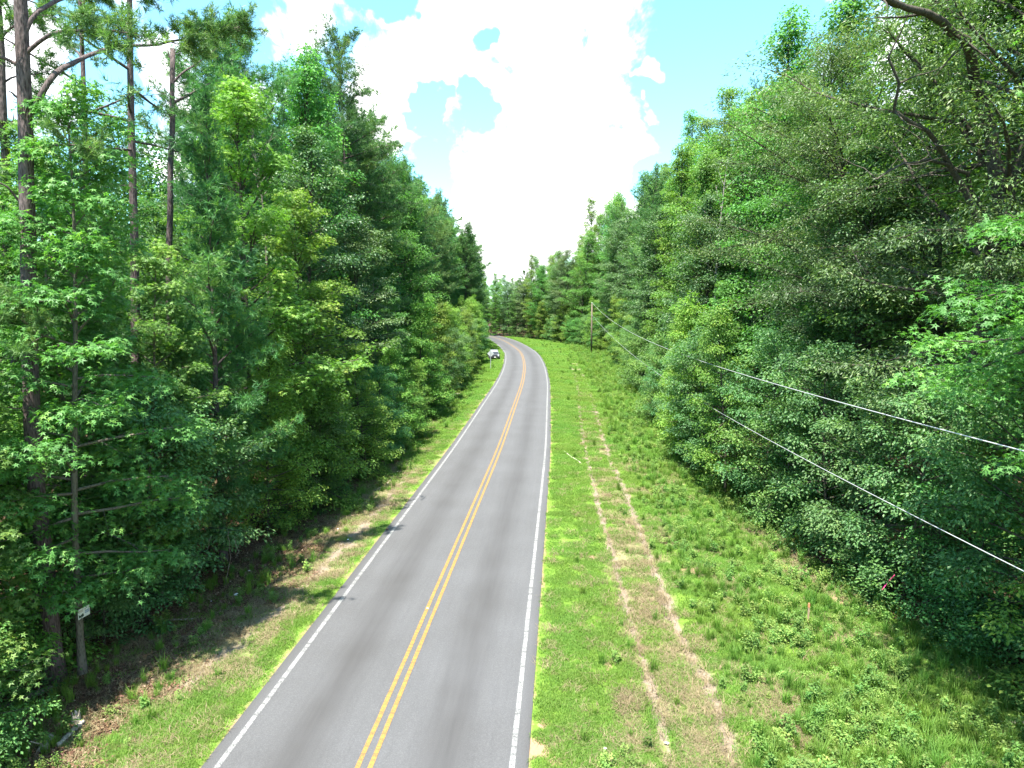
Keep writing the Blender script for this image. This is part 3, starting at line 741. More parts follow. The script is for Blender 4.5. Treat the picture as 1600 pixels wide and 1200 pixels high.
row(RIGHT_LINE, 1, 18, 62, 4.2, 3.6, ['broad_a', 'broad_c', 'broad_b', 'gum_near', 'broad_c'], 'front row', (.66, .9), 3.0)
row(RIGHT_LINE, 1, 62, 262, 4.8, 3.0, ['broad_a', 'poplar', 'broad_b', 'broad_a', 'broad_c', 'broad_c', 'pine_full'], 'front row', (.82, 1.02), 3.0, lambda y: 1 + .10 * float(sstep(45, 70, y)) + .14 * float(sstep(90, 150, y)) - .45 * float(sstep(190, 235, y)))
row(LEFT_LINE, -1, 44, 240, 5.2, 7.5, ['pine_full', 'pine_tall', 'pine_full', 'broad_b'], 'second row', (.98, 1.12), 3.2)
row(RIGHT_LINE, 1, 22, 255, 5.4, 8.2, ['broad_b', 'broad_a', 'poplar', 'broad_c', 'broad_b'], 'second row', (1.0, 1.14), 3.2, lambda y: 1 + .10 * float(sstep(45, 70, y)) + .12 * float(sstep(90, 150, y)) - .45 * float(sstep(190, 235, y)))
row(LEFT_LINE, -1, 52, 240, 7, 13, ['pine_tall', 'pine_full', 'broad_b'], 'third row', (1.0, 1.12), 3.4)
row(RIGHT_LINE, 1, 50, 255, 7.5, 14, ['broad_b', 'poplar', 'pine_tall', 'broad_a'], 'third row', (1.02, 1.15), 3.4, lambda y: 1 + .08 * float(sstep(50, 80, y)) - .42 * float(sstep(185, 230, y)))


# ------------------------------------------------------------------ scattering many alike things as one object
def scatter(name, variants, pts, sc, rz, pick, tint, material, label=None, tilt=None):
    """variants: [(V, F, T)]; their copies stand on pts"""
    V = []; F = []; T = []; vid = []; b = 0
    for i, (v, f, t) in enumerate(variants):
        V.append(v); F.append(f + b); T.append(t); vid.append(np.full(len(v), i)); b += len(v)
    n = len(pts); V.append(pts); T.append(np.zeros(n)); vid.append(np.full(n, -1))
    tot = b + n
    z = lambda a, dt=np.float32: np.concatenate([np.zeros(b, dt), np.asarray(a, dt)])
    me = mesh_np(name, np.concatenate(V), np.concatenate(F), material, False,
                 {'tint': ('FLOAT', np.concatenate(T)), 'vid': ('INT', np.concatenate(vid).astype(np.int32)), 'psc': ('FLOAT', z(sc)), 'prz': ('FLOAT', z(rz)),
                  'pick': ('INT', z(pick, np.int32)), 'ptint': ('FLOAT', z(tint))})
    o = link(name, me)
    g = bpy.data.node_groups.new(name + '_spread', 'GeometryNodeTree')
    g.interface.new_socket('Geometry', in_out='INPUT', socket_type='NodeSocketGeometry'); g.interface.new_socket('Geometry', in_out='OUTPUT', socket_type='NodeSocketGeometry')
    L = g.links.new; gi = N(g, 'NodeGroupInput'); go = N(g, 'NodeGroupOutput')

    def attr(nm, ty):
        a = N(g, 'GeometryNodeInputNamedAttribute', data_type=ty); a.inputs['Name'].default_value = nm; return a.outputs[0]
    cmp_ = N(g, 'FunctionNodeCompare', data_type='INT', operation='LESS_THAN'); L(attr('vid', 'INT'), cmp_.inputs[2]); cmp_.inputs[3].default_value = 0
    sep = N(g, 'GeometryNodeSeparateGeometry', domain='POINT'); L(gi.outputs[0], sep.inputs[0]); L(cmp_.outputs[0], sep.inputs[1])
    spl = N(g, 'GeometryNodeSplitToInstances', domain='POINT'); L(sep.outputs[1], spl.inputs[0]); L(attr('vid', 'INT'), spl.inputs['Group ID'])
    iop = N(g, 'GeometryNodeInstanceOnPoints'); L(sep.outputs[0], iop.inputs['Points']); L(spl.outputs[0], iop.inputs['Instance'])
    iop.inputs['Pick Instance'].default_value = True; L(attr('pick', 'INT'), iop.inputs['Instance Index'])
    cx = N(g, 'ShaderNodeCombineXYZ'); L(attr('prz', 'FLOAT'), cx.inputs[2])
    er = N(g, 'FunctionNodeEulerToRotation'); L(cx.outputs[0], er.inputs[0]); L(er.outputs[0], iop.inputs['Rotation'])
    L(attr('psc', 'FLOAT'), iop.inputs['Scale']); L(iop.outputs[0], go.inputs[0])
    md = o.modifiers.new('spread', 'NODES'); md.node_group = g
    tag(o, label, kind='stuff'); return o


def blades(seed, n, rad, h, w, lean, tint=(.45, .18)):
    """a tuft of curved grass blades: two triangles each plus a tip"""
    r = np.random.default_rng(seed); a = r.uniform(0, 2 * pi, n); q = rad * np.sqrt(r.uniform(0, 1, n)); p = np.stack([q * np.cos(a), q * np.sin(a), np.zeros(n)], -1)
    az = r.uniform(0, 2 * pi, n); hh = h * r.uniform(.55, 1.2, n); ln = hh * lean * r.uniform(.2, 1.4, n); d = np.stack([np.cos(az), np.sin(az)], -1); sd = np.stack([-np.sin(az), np.cos(az), 0 * az], -1) * (w * r.uniform(.6, 1.3, n))[:, None] / 2
    m1 = p.copy(); m1[:, :2] += d * (ln * .35)[:, None]; m1[:, 2] += hh * .62; tp = p.copy(); tp[:, :2] += d * ln[:, None]; tp[:, 2] += hh
    V = np.stack([p - sd, p + sd, m1 + sd * .8, m1 - sd * .8, tp], 1).reshape(-1, 3)
    F = (np.arange(n)[:, None, None] * 5 + np.array([(0, 1, 2), (0, 2, 3), (3, 2, 4)])[None]).reshape(-1, 3)
    return V, F, np.repeat(np.clip(r.normal(*tint, n), 0, 1), 5)


def weed(seed, h, nst, nl, size, tint=(.5, .2)):
    r = np.random.default_rng(seed); P = []; D = []
    for i in range(nst):
        a = r.uniform(0, 6.28); sp = r.uniform(.05, .45) * h; b = np.array([r.normal(0, .05), r.normal(0, .05), 0]); t = b + np.array([cos(a) * sp, sin(a) * sp, h * r.uniform(.6, 1.15)])
        w = r.uniform(.2, 1, nl)[:, None]; P.append(b * (1 - w) + t * w + r.normal(0, .03, (nl, 3))); D.append(r.normal(0, 1, (nl, 3)) * np.array([1, 1, .35]))
    P = np.concatenate(P); D = np.concatenate(D); n = len(P); nr = r.normal(0, .5, (n, 3)); nr[:, 2] = 1
    return expand_leaves('oval', P, D, nr, size * r.uniform(.6, 1.3, n), np.clip(r.normal(*tint, n), 0, 1), r)


def flat_leaves(seed, n, rad, size):
    r = np.random.default_rng(seed); P = np.stack([r.uniform(-rad, rad, n), r.uniform(-rad, rad, n), r.uniform(.005, .05, n)], -1); nr = r.normal(0, .35, (n, 3)); nr[:, 2] = 1
    return expand_leaves('oval', P, r.normal(0, 1, (n, 3)), nr, size * r.uniform(.6, 1.4, n), np.clip(r.normal(.45, .25, n), 0, 1), r)


def field(n, x0, x1, y0, y1, seed, ypow=1.):
    """random ground points, denser towards y0 where ypow > 1"""
    r = np.random.default_rng(seed); y = y0 + (y1 - y0) * r.uniform(0, 1, n) ** ypow; x = r.uniform(x0, x1, n)
    return x, y, r


def put(name, variants, x, y, keep, r, sc, material, label, tintn=.25, dz=0., vsel=None):
    x, y = x[keep], y[keep]; sc = sc[keep]; n = len(x)
    t = np.clip(fbm(x * tintn, y * tintn, 61) * .9 + r.normal(0, .12, n), 0, 1)
    pk = r.integers(0, len(variants), n) if vsel is None else vsel[keep]
    return scatter(name, variants, np.stack([x, y, gz(x, y) + dz], -1), sc, r.uniform(0, 6.28, n), pk, t, material, label)


def build_plants():
    turf = [blades(i, 150, .30, .085, .012, .9) for i in range(4)]
    tall = [blades(10 + i, 60, .12, .42, .016, .55) for i in range(3)] + [blades(14, 46, .10, .62, .018, .6, (.3, .12))]
    strw = [blades(20 + i, 70, .30, .10, .010, 2.2) for i in range(3)]
    # mown turf
    x, y, r = field(80000, -16, 26, 13.5, 235, 1, 2.2); s, rut, clay, lit, st = masks(x, y)
    inside = (x > xleft(y) - .5) & (x < xright(y) + .5) & (np.abs(s) > 3.86)
    dens = (1 - .93 * np.clip(rut * 1.2, 0, 1)) * (1 - clay * .95) * (1 - .85 * lit) * (1 - .72 * st)
    k = inside & (r.uniform(0, 1, len(x)) < dens); sc = (.75 + .5 * fbm(x, y, 71)) * (1 + np.clip((y - 30) / 50, 0, 2.6))
    k &= (np.abs(s) - 3.72 > .24 * sc); rd = np.minimum(poly_dist(x, y, RUT_A), poly_dist(x, y, RUT_B)); k &= (rd > .10 + .17 * sc) | (r.uniform(0, 1, len(x)) < .12)
    put('mown_grass', turf, x, y, k, r, sc, M['grass'], 'short green grass on the verges and the clearing', dz=-.01)
    # dry straw where the turf is worn
    x, y, r = field(26000, -14, 16, 13.5, 90, 2, 1.7); s, rut, clay, lit, st = masks(x, y)
    k = (x > xleft(y) - .5) & (x < xright(y)) & (np.abs(s) > 3.95) & (r.uniform(0, 1, len(x)) < np.clip(st * 1.1 + .10, 0, 1) * (1 - .75 * rut) * (1 - clay))
    put('dry_grass', strw, x, y, k, r, np.full(len(x), 1.) * (.8 + .5 * r.uniform(0, 1, len(x))), M['straw'], 'bleached dry grass stalks in the worn parts of the verges')
    # rank growth in the clearing, right of the outer wheel rut and along the left ditch
    x, y, r = field(32000, -16, 26, 13.5, 235, 3, 2.0); s, rut, clay, lit, st = masks(x, y)
    xb = np.interp(y, RUT_B[::-1, 1], RUT_B[::-1, 0]); wild = sstep(.15, 1.6, x - xb) * (s > 0)
    lx = x - xleft(y); ditch = (s < -5.0) * (1 - sstep(1.2, 4.2, lx)) * .42 * sstep(.42, .6, fbm(x * .9, y * .6, 81))
    w = np.maximum(wild * (.25 + .75 * sstep(.35, .6, fbm(x * .6, y * .5, 82))), ditch); w = np.maximum(w, .03 * (np.abs(s) > 5))
    k = (x > xleft(y) - .6) & (x < xright(y) + .8) & (r.uniform(0, 1, len(x)) < w * (1 - .6 * clay) * (1 - .8 * rut))
    put('tall_grass', tall, x, y, k, r, (.45 + .55 * r.uniform(0, 1, len(x))) * (1 + np.clip((y - 35) / 90, 0, .9)), M['grass'], 'rank unmown grass of the clearing and ditch', .4)
    weeds = [weed(30, .34, 9, 18, .065, (.6, .2)), weed(31, .40, 10, 18, .07, (.6, .2)), weed(32, .28, 9, 18, .055, (.8, .15)), weed(33, .45, 9, 20, .075, (.45, .15)), weed(34, .22, 12, 14, .055, (.9, .1))]
    x, y, r = field(32000, -16, 26, 13.5, 235, 4, 2.0); s, rut, clay, lit, st = masks(x, y)
    xb = np.interp(y, RUT_B[::-1, 1], RUT_B[::-1, 0]); wild = sstep(.3, 2.2, x - xb) * (s > 0); lx = x - xleft(y)
    w = wild * (.12 + .8 * sstep(.38, .62, fbm(x * .55, y * .45, 91))) + (s < -5) * .10 * (1 - sstep(1, 4, lx)) + (np.abs(s) > 5) * .012
    k = (x > xleft(y) - 1.2) & (x < xright(y) + 1.0) & (r.uniform(0, 1, len(x)) < w * (1 - .9 * rut))
    put('weeds', weeds, x, y, k, r, (.6 + .75 * r.uniform(0, 1, len(x))) * (1 + np.clip((y - 40) / 90, 0, .8)), M['weed'], 'broad-leaved yellow-green weeds among the grass', .5)
    # undergrowth in and under the edge of the wood
    us = []
    for i, (h, n_) in enumerate([(1.0, 16), (1.5, 22), (.7, 14)]):
        T = grow(120 + i, h, .012, .05, prof_dome(h * .62), n_, (10, 65), -.05, .2, .5, 15, .095, .10, .5, .55, .1, twigs=False); a = T.arrays('oval'); us.append(a)
    x, y, r = field(15000, -44, 30, 12, 292, 5, 1.4)
    dl = x - xleft(y); dr = xright(y) - x; s = slat(x, y); e = np.where(s < 0, dl, dr)
    nearl = (s < 0) & (y < 34)
    w = np.where(e < -.2, np.where(e > -2.5, .62, .30), .0) + ((e > -.3) & (e < .6)) * .30; w = np.where(nearl, w * np.where(e > -2, .16, .35), w); w = w * (e > -9)
    k = (np.abs(s) > 5) & (r.uniform(0, 1, len(x)) < w)
    put('undergrowth', us, x, y, k, r, .6 + .9 * r.uniform(0, 1, len(x)), M['weed_dark'], 'low leafy undergrowth along both edges of the wood', .3)
    # leaf litter
    fl = [flat_leaves(i + 50, 120, .45, .085) for i in range(3)]
    x, y, r = field(9000, -24, 18, 13, 60, 6, 1.5); s, rut, clay, lit, st = masks(x, y)
    k = (np.abs(s) > 5) & (r.uniform(0, 1, len(x)) < lit * .9 + .03 * (s < 0))
    put('leaf_litter', fl, x, y, k, r, np.full(len(x), 1.), M['litter'], 'brown fallen leaves under the trees', .8)
    # the deep wood beyond the rows of single trees
    V = []
    for key, T_, hh in (('a', grow(201, 24, .2, .03, prof_dome(4.2), 66, (0, 60), -.02, .7, .4, 20, .34, .32, .6, .45, .03, twigs=False), 1), ('b', grow(202, 25, .2, .05, prof_dome(4.0), 60, (0, 60), -.02, .7, .4, 20, .34, .32, .6, .45, .03, twigs=False), 1)):
        v, f, t = T_.arrays('oval'); wv = np.concatenate(T_.wv); wf = np.concatenate(T_.wf)
        V.append((np.concatenate([v, wv]), np.concatenate([f, wf + len(v)]), np.concatenate([t, np.zeros(len(wv))])))
    r = np.random.default_rng(9); X = []; Y = []
    for side, line in ((-1, LEFT_LINE), (1, RIGHT_LINE)):
        for off, sp in ((19, 6), (26, 7), (34, 8), (44, 9), (56, 10)) if side > 0 else ((11, 6), (19, 6), (26, 7), (34, 8), (44, 9), (56, 10)):
            for (a, b) in along(line, 10 if off < 40 else 40, 262, sp, off, side): X.append(a); Y.append(b)
    # and across the end of the view, where the road turns away
    for yy in (275, 285, 296, 308):
        for xx in np.arange(-40, 60, 6.5): X.append(xx + r.uniform(-2, 2)); Y.append(yy + r.uniform(-3, 3) + max(0, -xx) * .6)
    X = np.array(X); Y = np.array(Y); k = (np.abs(slat(X, Y)) > 14); 
    put('deep_wood', V, X, Y, k, r, (.95 + .15 * r.uniform(0, 1, len(X))) * np.where((X < 0) & (Y < 60), .62, 1.) * np.where((Y > 225) & (X < 12), .55, 1.), M['wood_far'], 'continuous forest behind the edge trees', .1)


M['weed_dark'] = leaf_mat('undergrowth_leaf', (.036, .10, .026), (.075, .185, .042), (.15, .24, .05), .38, .5, .3, instancer=True, objvar=.3)
M['wood_far'] = leaf_mat('far_wood_leaf', (.036, .105, .03), (.075, .185, .045), (.14, .24, .05), .38, .5, .3, instancer=True, objvar=.3)
build_plants()


# ------------------------------------------------------------------ big pines at the left edge, limb by limb
def base_of(x, y): return float(gz(x, y))


def hero_pine(name, label, base, pts, rad, limbs, seed, cut=None, dead=()):
    """trunk through points; limbs: (points, radius, needled share, tuft count)"""
    e = empty(name, (base[0], base[1], base_of(*base) - .1)); tag(e, label, 'tree'); o = np.array(e.location)
    P = np.array([(base[0], base[1], o[2])] + [tuple(p) for p in pts]) - o
    T = Tree(seed); r = T.r
    q = np.linspace(0, 1, 24); d = np.concatenate([[0], np.cumsum(np.linalg.norm(np.diff(P, axis=0), axis=1))]); d /= d[-1]
    PP = np.stack([np.interp(q, d, P[:, k]) for k in range(3)], -1); PP[1:-1] += r.normal(0, .015, (22, 3))
    rr = np.interp(q, np.linspace(0, 1, len(rad)), rad); rr[0] *= 1.25
    V, F = tube(PP, rr, 14, cap=True); link('trunk', mesh_np('trunk', V, F, M['pine_bark'], True), e)
    Lf = Tree(seed + 1)
    for (pts_, r0, share, nt) in limbs:
        W = Tree(seed + 7); W.r = r; C = np.array([tuple(p) for p in pts_]) - o
        dd = np.concatenate([[0], np.cumsum(np.linalg.norm(np.diff(C, axis=0), axis=1))]); n = max(8, int(dd[-1] / .35)); q = np.linspace(0, dd[-1], n)
        B = np.stack([np.interp(q, dd, C[:, k]) for k in range(3)], -1); B[1:-1] += r.normal(0, .03, (n - 2, 3)); B = np.concatenate([B[:1], (B[:-2] + B[1:-1] * 2 + B[2:]) / 4, B[-1:]])
        W.wood(B, r0 * (1 - np.linspace(0, 1, n)) ** .75 + .008, 7)
        for j in range(nt):
            w = 1 - share * r.uniform(0, 1) ** 1.2; k = min(int(w * (n - 1)), n - 2); tg = unit(B[k + 1] - B[k])
            s2 = unit(tg * .8 + r.normal(0, .65, 3) + np.array([0, 0, .12])); SL = r.uniform(.35, 1.3)
            S = W.path(B[k], s2, SL, 4, .16, .12); W.wood(S, np.linspace(.014, .004, 5), 4)
            for m in range(r.integers(2, 5)):
                S2 = W.path(S[r.integers(1, 4)], unit(s2 + r.normal(0, .6, 3)), r.uniform(.2, .5), 2, .1, .2); W.wood(S2, np.array([.007, .005, .003]), 3)
                Lf.leaves(S2[1:], 7, .05, 1, .19, 0, unit(S2[-1] - S2[0]), r.normal(0, .1))
            Lf.leaves(S[2:], 9, .05, 1, .19, 0, s2, r.normal(0, .1))
        link('limb', W.wood_mesh('limb', M['pine_bark']), e)
    if Lf.lp: link('crown', Lf.leaf_mesh('needles', 'needle', M['pine']), e)
    return e


def pix(L, Y): return [AT(a, b, Y + (c[0] if c else 0)) for (a, b, *c) in L]


Y1 = 19.6
hero_pine('pine_tree', 'big furrowed pine trunk at the left edge with a long upswept limb', (-13.25, Y1),
          pix([(50, 680), (45, 400), (40, 200), (33, 20), (27, -150), (22, -420)], Y1), [.235, .22, .20, .18, .15, .10],
          [(pix([(46, 182), (60, 150), (80, 122), (107, 100, .9), (140, 84, 2.1), (185, 74, 3.3), (240, 70, 4.3), (310, 60, 5.2), (378, 42, 6.1)], Y1), .075, .26, 30),
           (pix([(42, 82), (62, 60), (95, 50, -.3), (150, 46, -.6), (215, 52, -1)], Y1), .05, .6, 16),
           (pix([(40, 50), (52, 22), (85, 4, .8), (140, -16, 2.2), (220, -30, 3.8), (290, -45, 5.)], Y1), .055, .6, 26),
           (pix([(36, 105), (14, 92), (-30, 84, -.5), (-70, 60, -.5)], Y1), .045, .6, 12),
           (pix([(50, 242), (72, 228), (110, 226, -.4), (150, 232, -.8)], Y1), .035, .4, 4),
           (pix([(43, 330), (28, 312), (8, 290, -.4), (-30, 270, -.6)], Y1), .03, .2, 1),
           (pix([(38, 158), (26, 150), (12, 142, -.3)], Y1), .04, .1, 0),
           (pix([(48, 445), (20, 470, -.8), (-20, 490, -1.4)], Y1), .03, .9, 16),
           (pix([(52, 500), (70, 510, -.9), (85, 530, -1.3)], Y1), .02, .9, 6),
           (pix([(34, 0), (20, -30), (-40, -60, 1)], Y1), .045, .7, 16)], 301)
hero_pine('pine_tree', 'straight pine with a snapped-off top and two bare side arms', (-14.75, 31.2),
          pix([(262, 600), (264, 420), (267, 250), (269, 140), (270, 76)], 31.2), [.17, .16, .14, .12, .10],
          [(pix([(270, 130), (282, 118), (305, 100, .5), (330, 84, .8)], 31.2), .045, .3, 3), (pix([(270, 96), (264, 84), (258, 74)], 31.2), .035, .1, 0),
           (pix([(272, 160), (290, 150), (312, 138, .4), (334, 126, .8)], 31.2), .06, .1, 0), (pix([(272, 190), (260, 172), (254, 160)], 31.2), .03, .1, 0)], 311)
hero_pine('pine_tree', 'slender dark pine trunk cut by the left picture edge', (-16.3, 23.5),
          pix([(14, 420), (8, 250), (2, 120), (-4, 20), (-12, -200)], 23.5), [.19, .17, .15, .12, .08],
          [(pix([(8, 210), (18, 190), (22, 176)], 23.5), .03, .1, 0), (pix([(4, 130), (24, 120, .3), (60, 118, .6)], 23.5), .03, .5, 6), (pix([(2, 60), (20, 40), (60, 20, .6)], 23.5), .035, .7, 12)], 321)
plant('pine_sparse', -14.9, 27.6, .4, 1.08, 'tall pine trunk second to the right of the big left-edge pine')
plant('pine_sparse', -18.9, 32.0, 2.2, 1.05, 'tall pine standing just right of the big left-edge pine')
plant('pine_sparse', -20.5, 27.0, 4.2, 1.05, 'tall pine deep in the wood beyond the left-edge pine')

# crooked heavy limbs of the oak that leans over the clearing
oak = [o for o in COL.objects if o.get('label', '').startswith('big dull green small-leaved oak')][0]


def oak_limb(P, r0, seed):
    T = Tree(seed); r = T.r; o = np.array(oak.location); C = np.array([tuple(p) for p in P]) - o
    dd = np.concatenate([[0], np.cumsum(np.linalg.norm(np.diff(C, axis=0), axis=1))]); n = 14; q = np.linspace(0, dd[-1], n)
    B = np.stack([np.interp(q, dd, C[:, k]) for k in range(3)], -1); B[1:-1] += r.normal(0, .06, (n - 2, 3)); T.wood(B, r0 * (1 - .75 * np.linspace(0, 1, n)), 10)
    for k in range(3, n):
        s2 = unit(r.normal(0, 1, 3) + np.array([-.6, -.3, .4])); S = T.path(B[k], s2, r.uniform(.8, 2.2), 5, .2, 0); T.wood(S, np.linspace(r0 * .22, .006, 6), 4)
    bc = oak.rotation_euler.z; V, F = np.concatenate(T.wv), np.concatenate(T.wf)
    V = np.stack([V[:, 0] * cos(-bc) - V[:, 1] * sin(-bc), V[:, 0] * sin(-bc) + V[:, 1] * cos(-bc), V[:, 2]], -1) / oak.scale[0]
    link('limb', mesh_np('oak_limb', V, F, M['dark_bark'], True), oak)


oak_limb(pix([(1566, 330, .3), (1548, 200, -.3), (1520, 110, -.9), (1515, 75, -1.5), (1480, 40, -3), (1440, 18, -4), (1395, 2, -4.6), (1340, -25, -5)], 26.5), .26, 401)
oak_limb(pix([(1562, 440, .3), (1510, 300, -.6), (1472, 238, -1.6), (1440, 200, -2.4), (1412, 186, -2.8), (1402, 158, -3), (1402, 122, -3.2), (1388, 90, -3.4)], 26.5), .15, 402)
oak_limb(pix([(1562, 380, .3), (1510, 272, -.6), (1470, 250, -1.4), (1436, 248, -2.2), (1400, 262, -2.8), (1370, 280, -3.2)], 26.5), .10, 403)

# ------------------------------------------------------------------ utility pole and its lines
pole = empty('utility_pole', (17.0, 152, base_of(17, 152) - .3)); tag(pole, 'slim wooden utility pole at the far end of the clearing before the trees', 'utility pole')
M['pole_wood'] = bark_mat('pole_wood', (.075, .056, .045), (.16, .125, .10), 5., .1, .2); M['porcelain'] = plain('grey_porcelain', (.45, .46, .47), .3); M['steel'] = plain('galvanised_steel', (.42, .43, .44), .45, .6, noise=.15)
b = MB(); b.tube([(0, 0, 0), (0, 0, 5.5), (0, 0, 11.1)], [.19, .165, .13], 12); b.build('post', M['pole_wood'], pole, True)
b = MB(); b.tube([(0, 0, 11.1), (0, 0, 11.18), (0, 0, 11.24), (0, 0, 11.36)], [.05, .09, .05, .07], 10); b.build('insulator', M['porcelain'], pole, True)
b = MB(); b.tube([(0, -.1, 8.6), (0, -.34, 8.62)], .03, 8); b.box((0, -.36, 8.62), (.12, .08, .16)); b.build('bracket', M['steel'], pole)
M['wire'] = plain('aluminium_wire', (.50, .50, .52), .4, .35)


def wire(name, label, pts, r, cat='power line'):
    P = np.array(pts, float); q = np.linspace(0, 1, 60); d = (P[0, 1] - P[:, 1]) / (P[0, 1] - P[-1, 1])
    c = np.polyfit(d, P[:, 2], 3); x = P[0, 0] + (P[-1, 0] - P[0, 0]) * q; y = P[0, 1] + (P[-1, 1] - P[0, 1]) * q
    z = np.polyval(c, q); z += (P[0, 2] - z[0]) * (1 - q) ** 3
    V, F = tube(np.stack([x, y, z], -1), np.full(60, r), 8, cap=True); tag(link(name, mesh_np(name, V, F, M['wire'], True)), label, cat)


pt = base_of(17, 152) - .3


def on_line(px, py):
    """point of the vertical plane that holds the line, at its place in the picture"""
    a_ = AT(px, py, 1.) - np.array([0, 0, CAM_H]); nx_, ny_ = 152 - 14, -(17 - 10.)
    t = (nx_ * 17 + ny_ * 152) / (nx_ * a_[0] + ny_ * a_[1]); return tuple(a_ * t + np.array([0, 0, CAM_H]))


wire('power_line', 'upper pale cable running from the pole top over the clearing', [(17, 152, pt + 11.3)] + [on_line(*q) for q in ((975, 514), (1015, 533), (1072, 553), (1350, 640), (1600, 712))] + [(8.6, -13, 8.9)], .014)
wire('power_line', 'lower thinner cable sagging beside the right-hand trees', [(17, 151.6, pt + 8.62)] + [on_line(*q) for q in ((954, 524), (989, 555), (1100, 627), (1415, 800), (1600, 898))] + [(8.6, -13, 6.9)], .011)

# ------------------------------------------------------------------ road sign seen from behind, and the notice nailed to a tree
M['sign_back'] = plain('bare_aluminium', (.50, .52, .53), .45, .5, noise=.12, nscale=3); M['yellow_face'] = plain('yellow_sign_face', (.75, .45, .02), .4); M['white_sheet'] = plain('weathered_white_sheet', (.62, .64, .62), .6, noise=.12, nscale=6)
sgn = empty('road_sign', (-3.47, 115, base_of(-3.47, 115)), R(4)); tag(sgn, 'diamond road sign on a steel post, back to the camera, before the parked car', 'road sign')
b = MB(); b.box((0, -.01, 1.5), (.06, .05, 3.0)); b.box((0, -.04, 1.5), (.09, .012, 3.0)); b.build('post', M['steel'], sgn)
d = .55; b = MB(); b.prism([(-d, 2.55), (0, 2.55 - d), (d, 2.55), (0, 2.55 + d)], .02, .026); b.build('panel', M['sign_back'], sgn)
b = MB(); b.prism([(-d, 2.55), (0, 2.55 - d), (d, 2.55), (0, 2.55 + d)], .027, .03); b.build('sign_face', M['yellow_face'], sgn)
for zz in (2.35, 2.75):
    b = MB(); b.tube([(0, -.055, zz), (0, -.07, zz)], .012, 6); b.build('bolt', M['steel'], sgn)

_n = AT(130, 964, 19.72) + np.array([.03, 0, 0]); ntc = empty('notice_sign', tuple(_n), math.atan2(.41, .08)); tag(ntc, 'small white printed notice nailed to the thin trunk at lower left', 'sign')
b = MB(); b.box((0, 0, .145), (.43, .006, .29)); b.build('board', M['white_sheet'], ntc)
M['ink_dark'] = plain('dark_green_print', (.02, .05, .035), .7); M['ink_blue'] = plain('faded_blue_print', (.14, .24, .40), .7); M['ink_brown'] = plain('faded_brown_print', (.28, .20, .14), .7)
rr = np.random.default_rng(5)
b = MB()      # ragged dark picture block, lower left of the sheet
for i in range(9): b.box((-.185 + .02 * i, -.0042, .055 + rr.uniform(0, .04)), (.019, .002, rr.uniform(.05, .11)))
b.build('printed_picture', M['ink_dark'], ntc)
b = MB()
for j in range(2):
    for i in range(6): b.box((-.185 + .028 * i, -.0042, .235 - .035 * j), (.018, .002, .018 if (i + j) % 2 else .024))
b.build('print_line', M['ink_brown'], ntc)
for j, zz in enumerate((.165, .115)):
    b = MB()
    for i in range(5): b.box((.045 + .032 * i, -.0042, zz), (.022, .002, .036)); b.box((.045 + .032 * i + .008, -.0046, zz + .004), (.006, .002, .040))
    b.build('print_line', M['ink_blue'], ntc)
b = MB(); b.box((.05, -.0042, .225), (.03, .002, .03)); b.build('print_mark', M['ink_brown'], ntc)
for xx in (-.2, .2):
    b = MB(); b.tube([(xx, -.003, .27), (xx, -.008, .27)], .006, 6); b.build('nail', M['steel'], ntc)

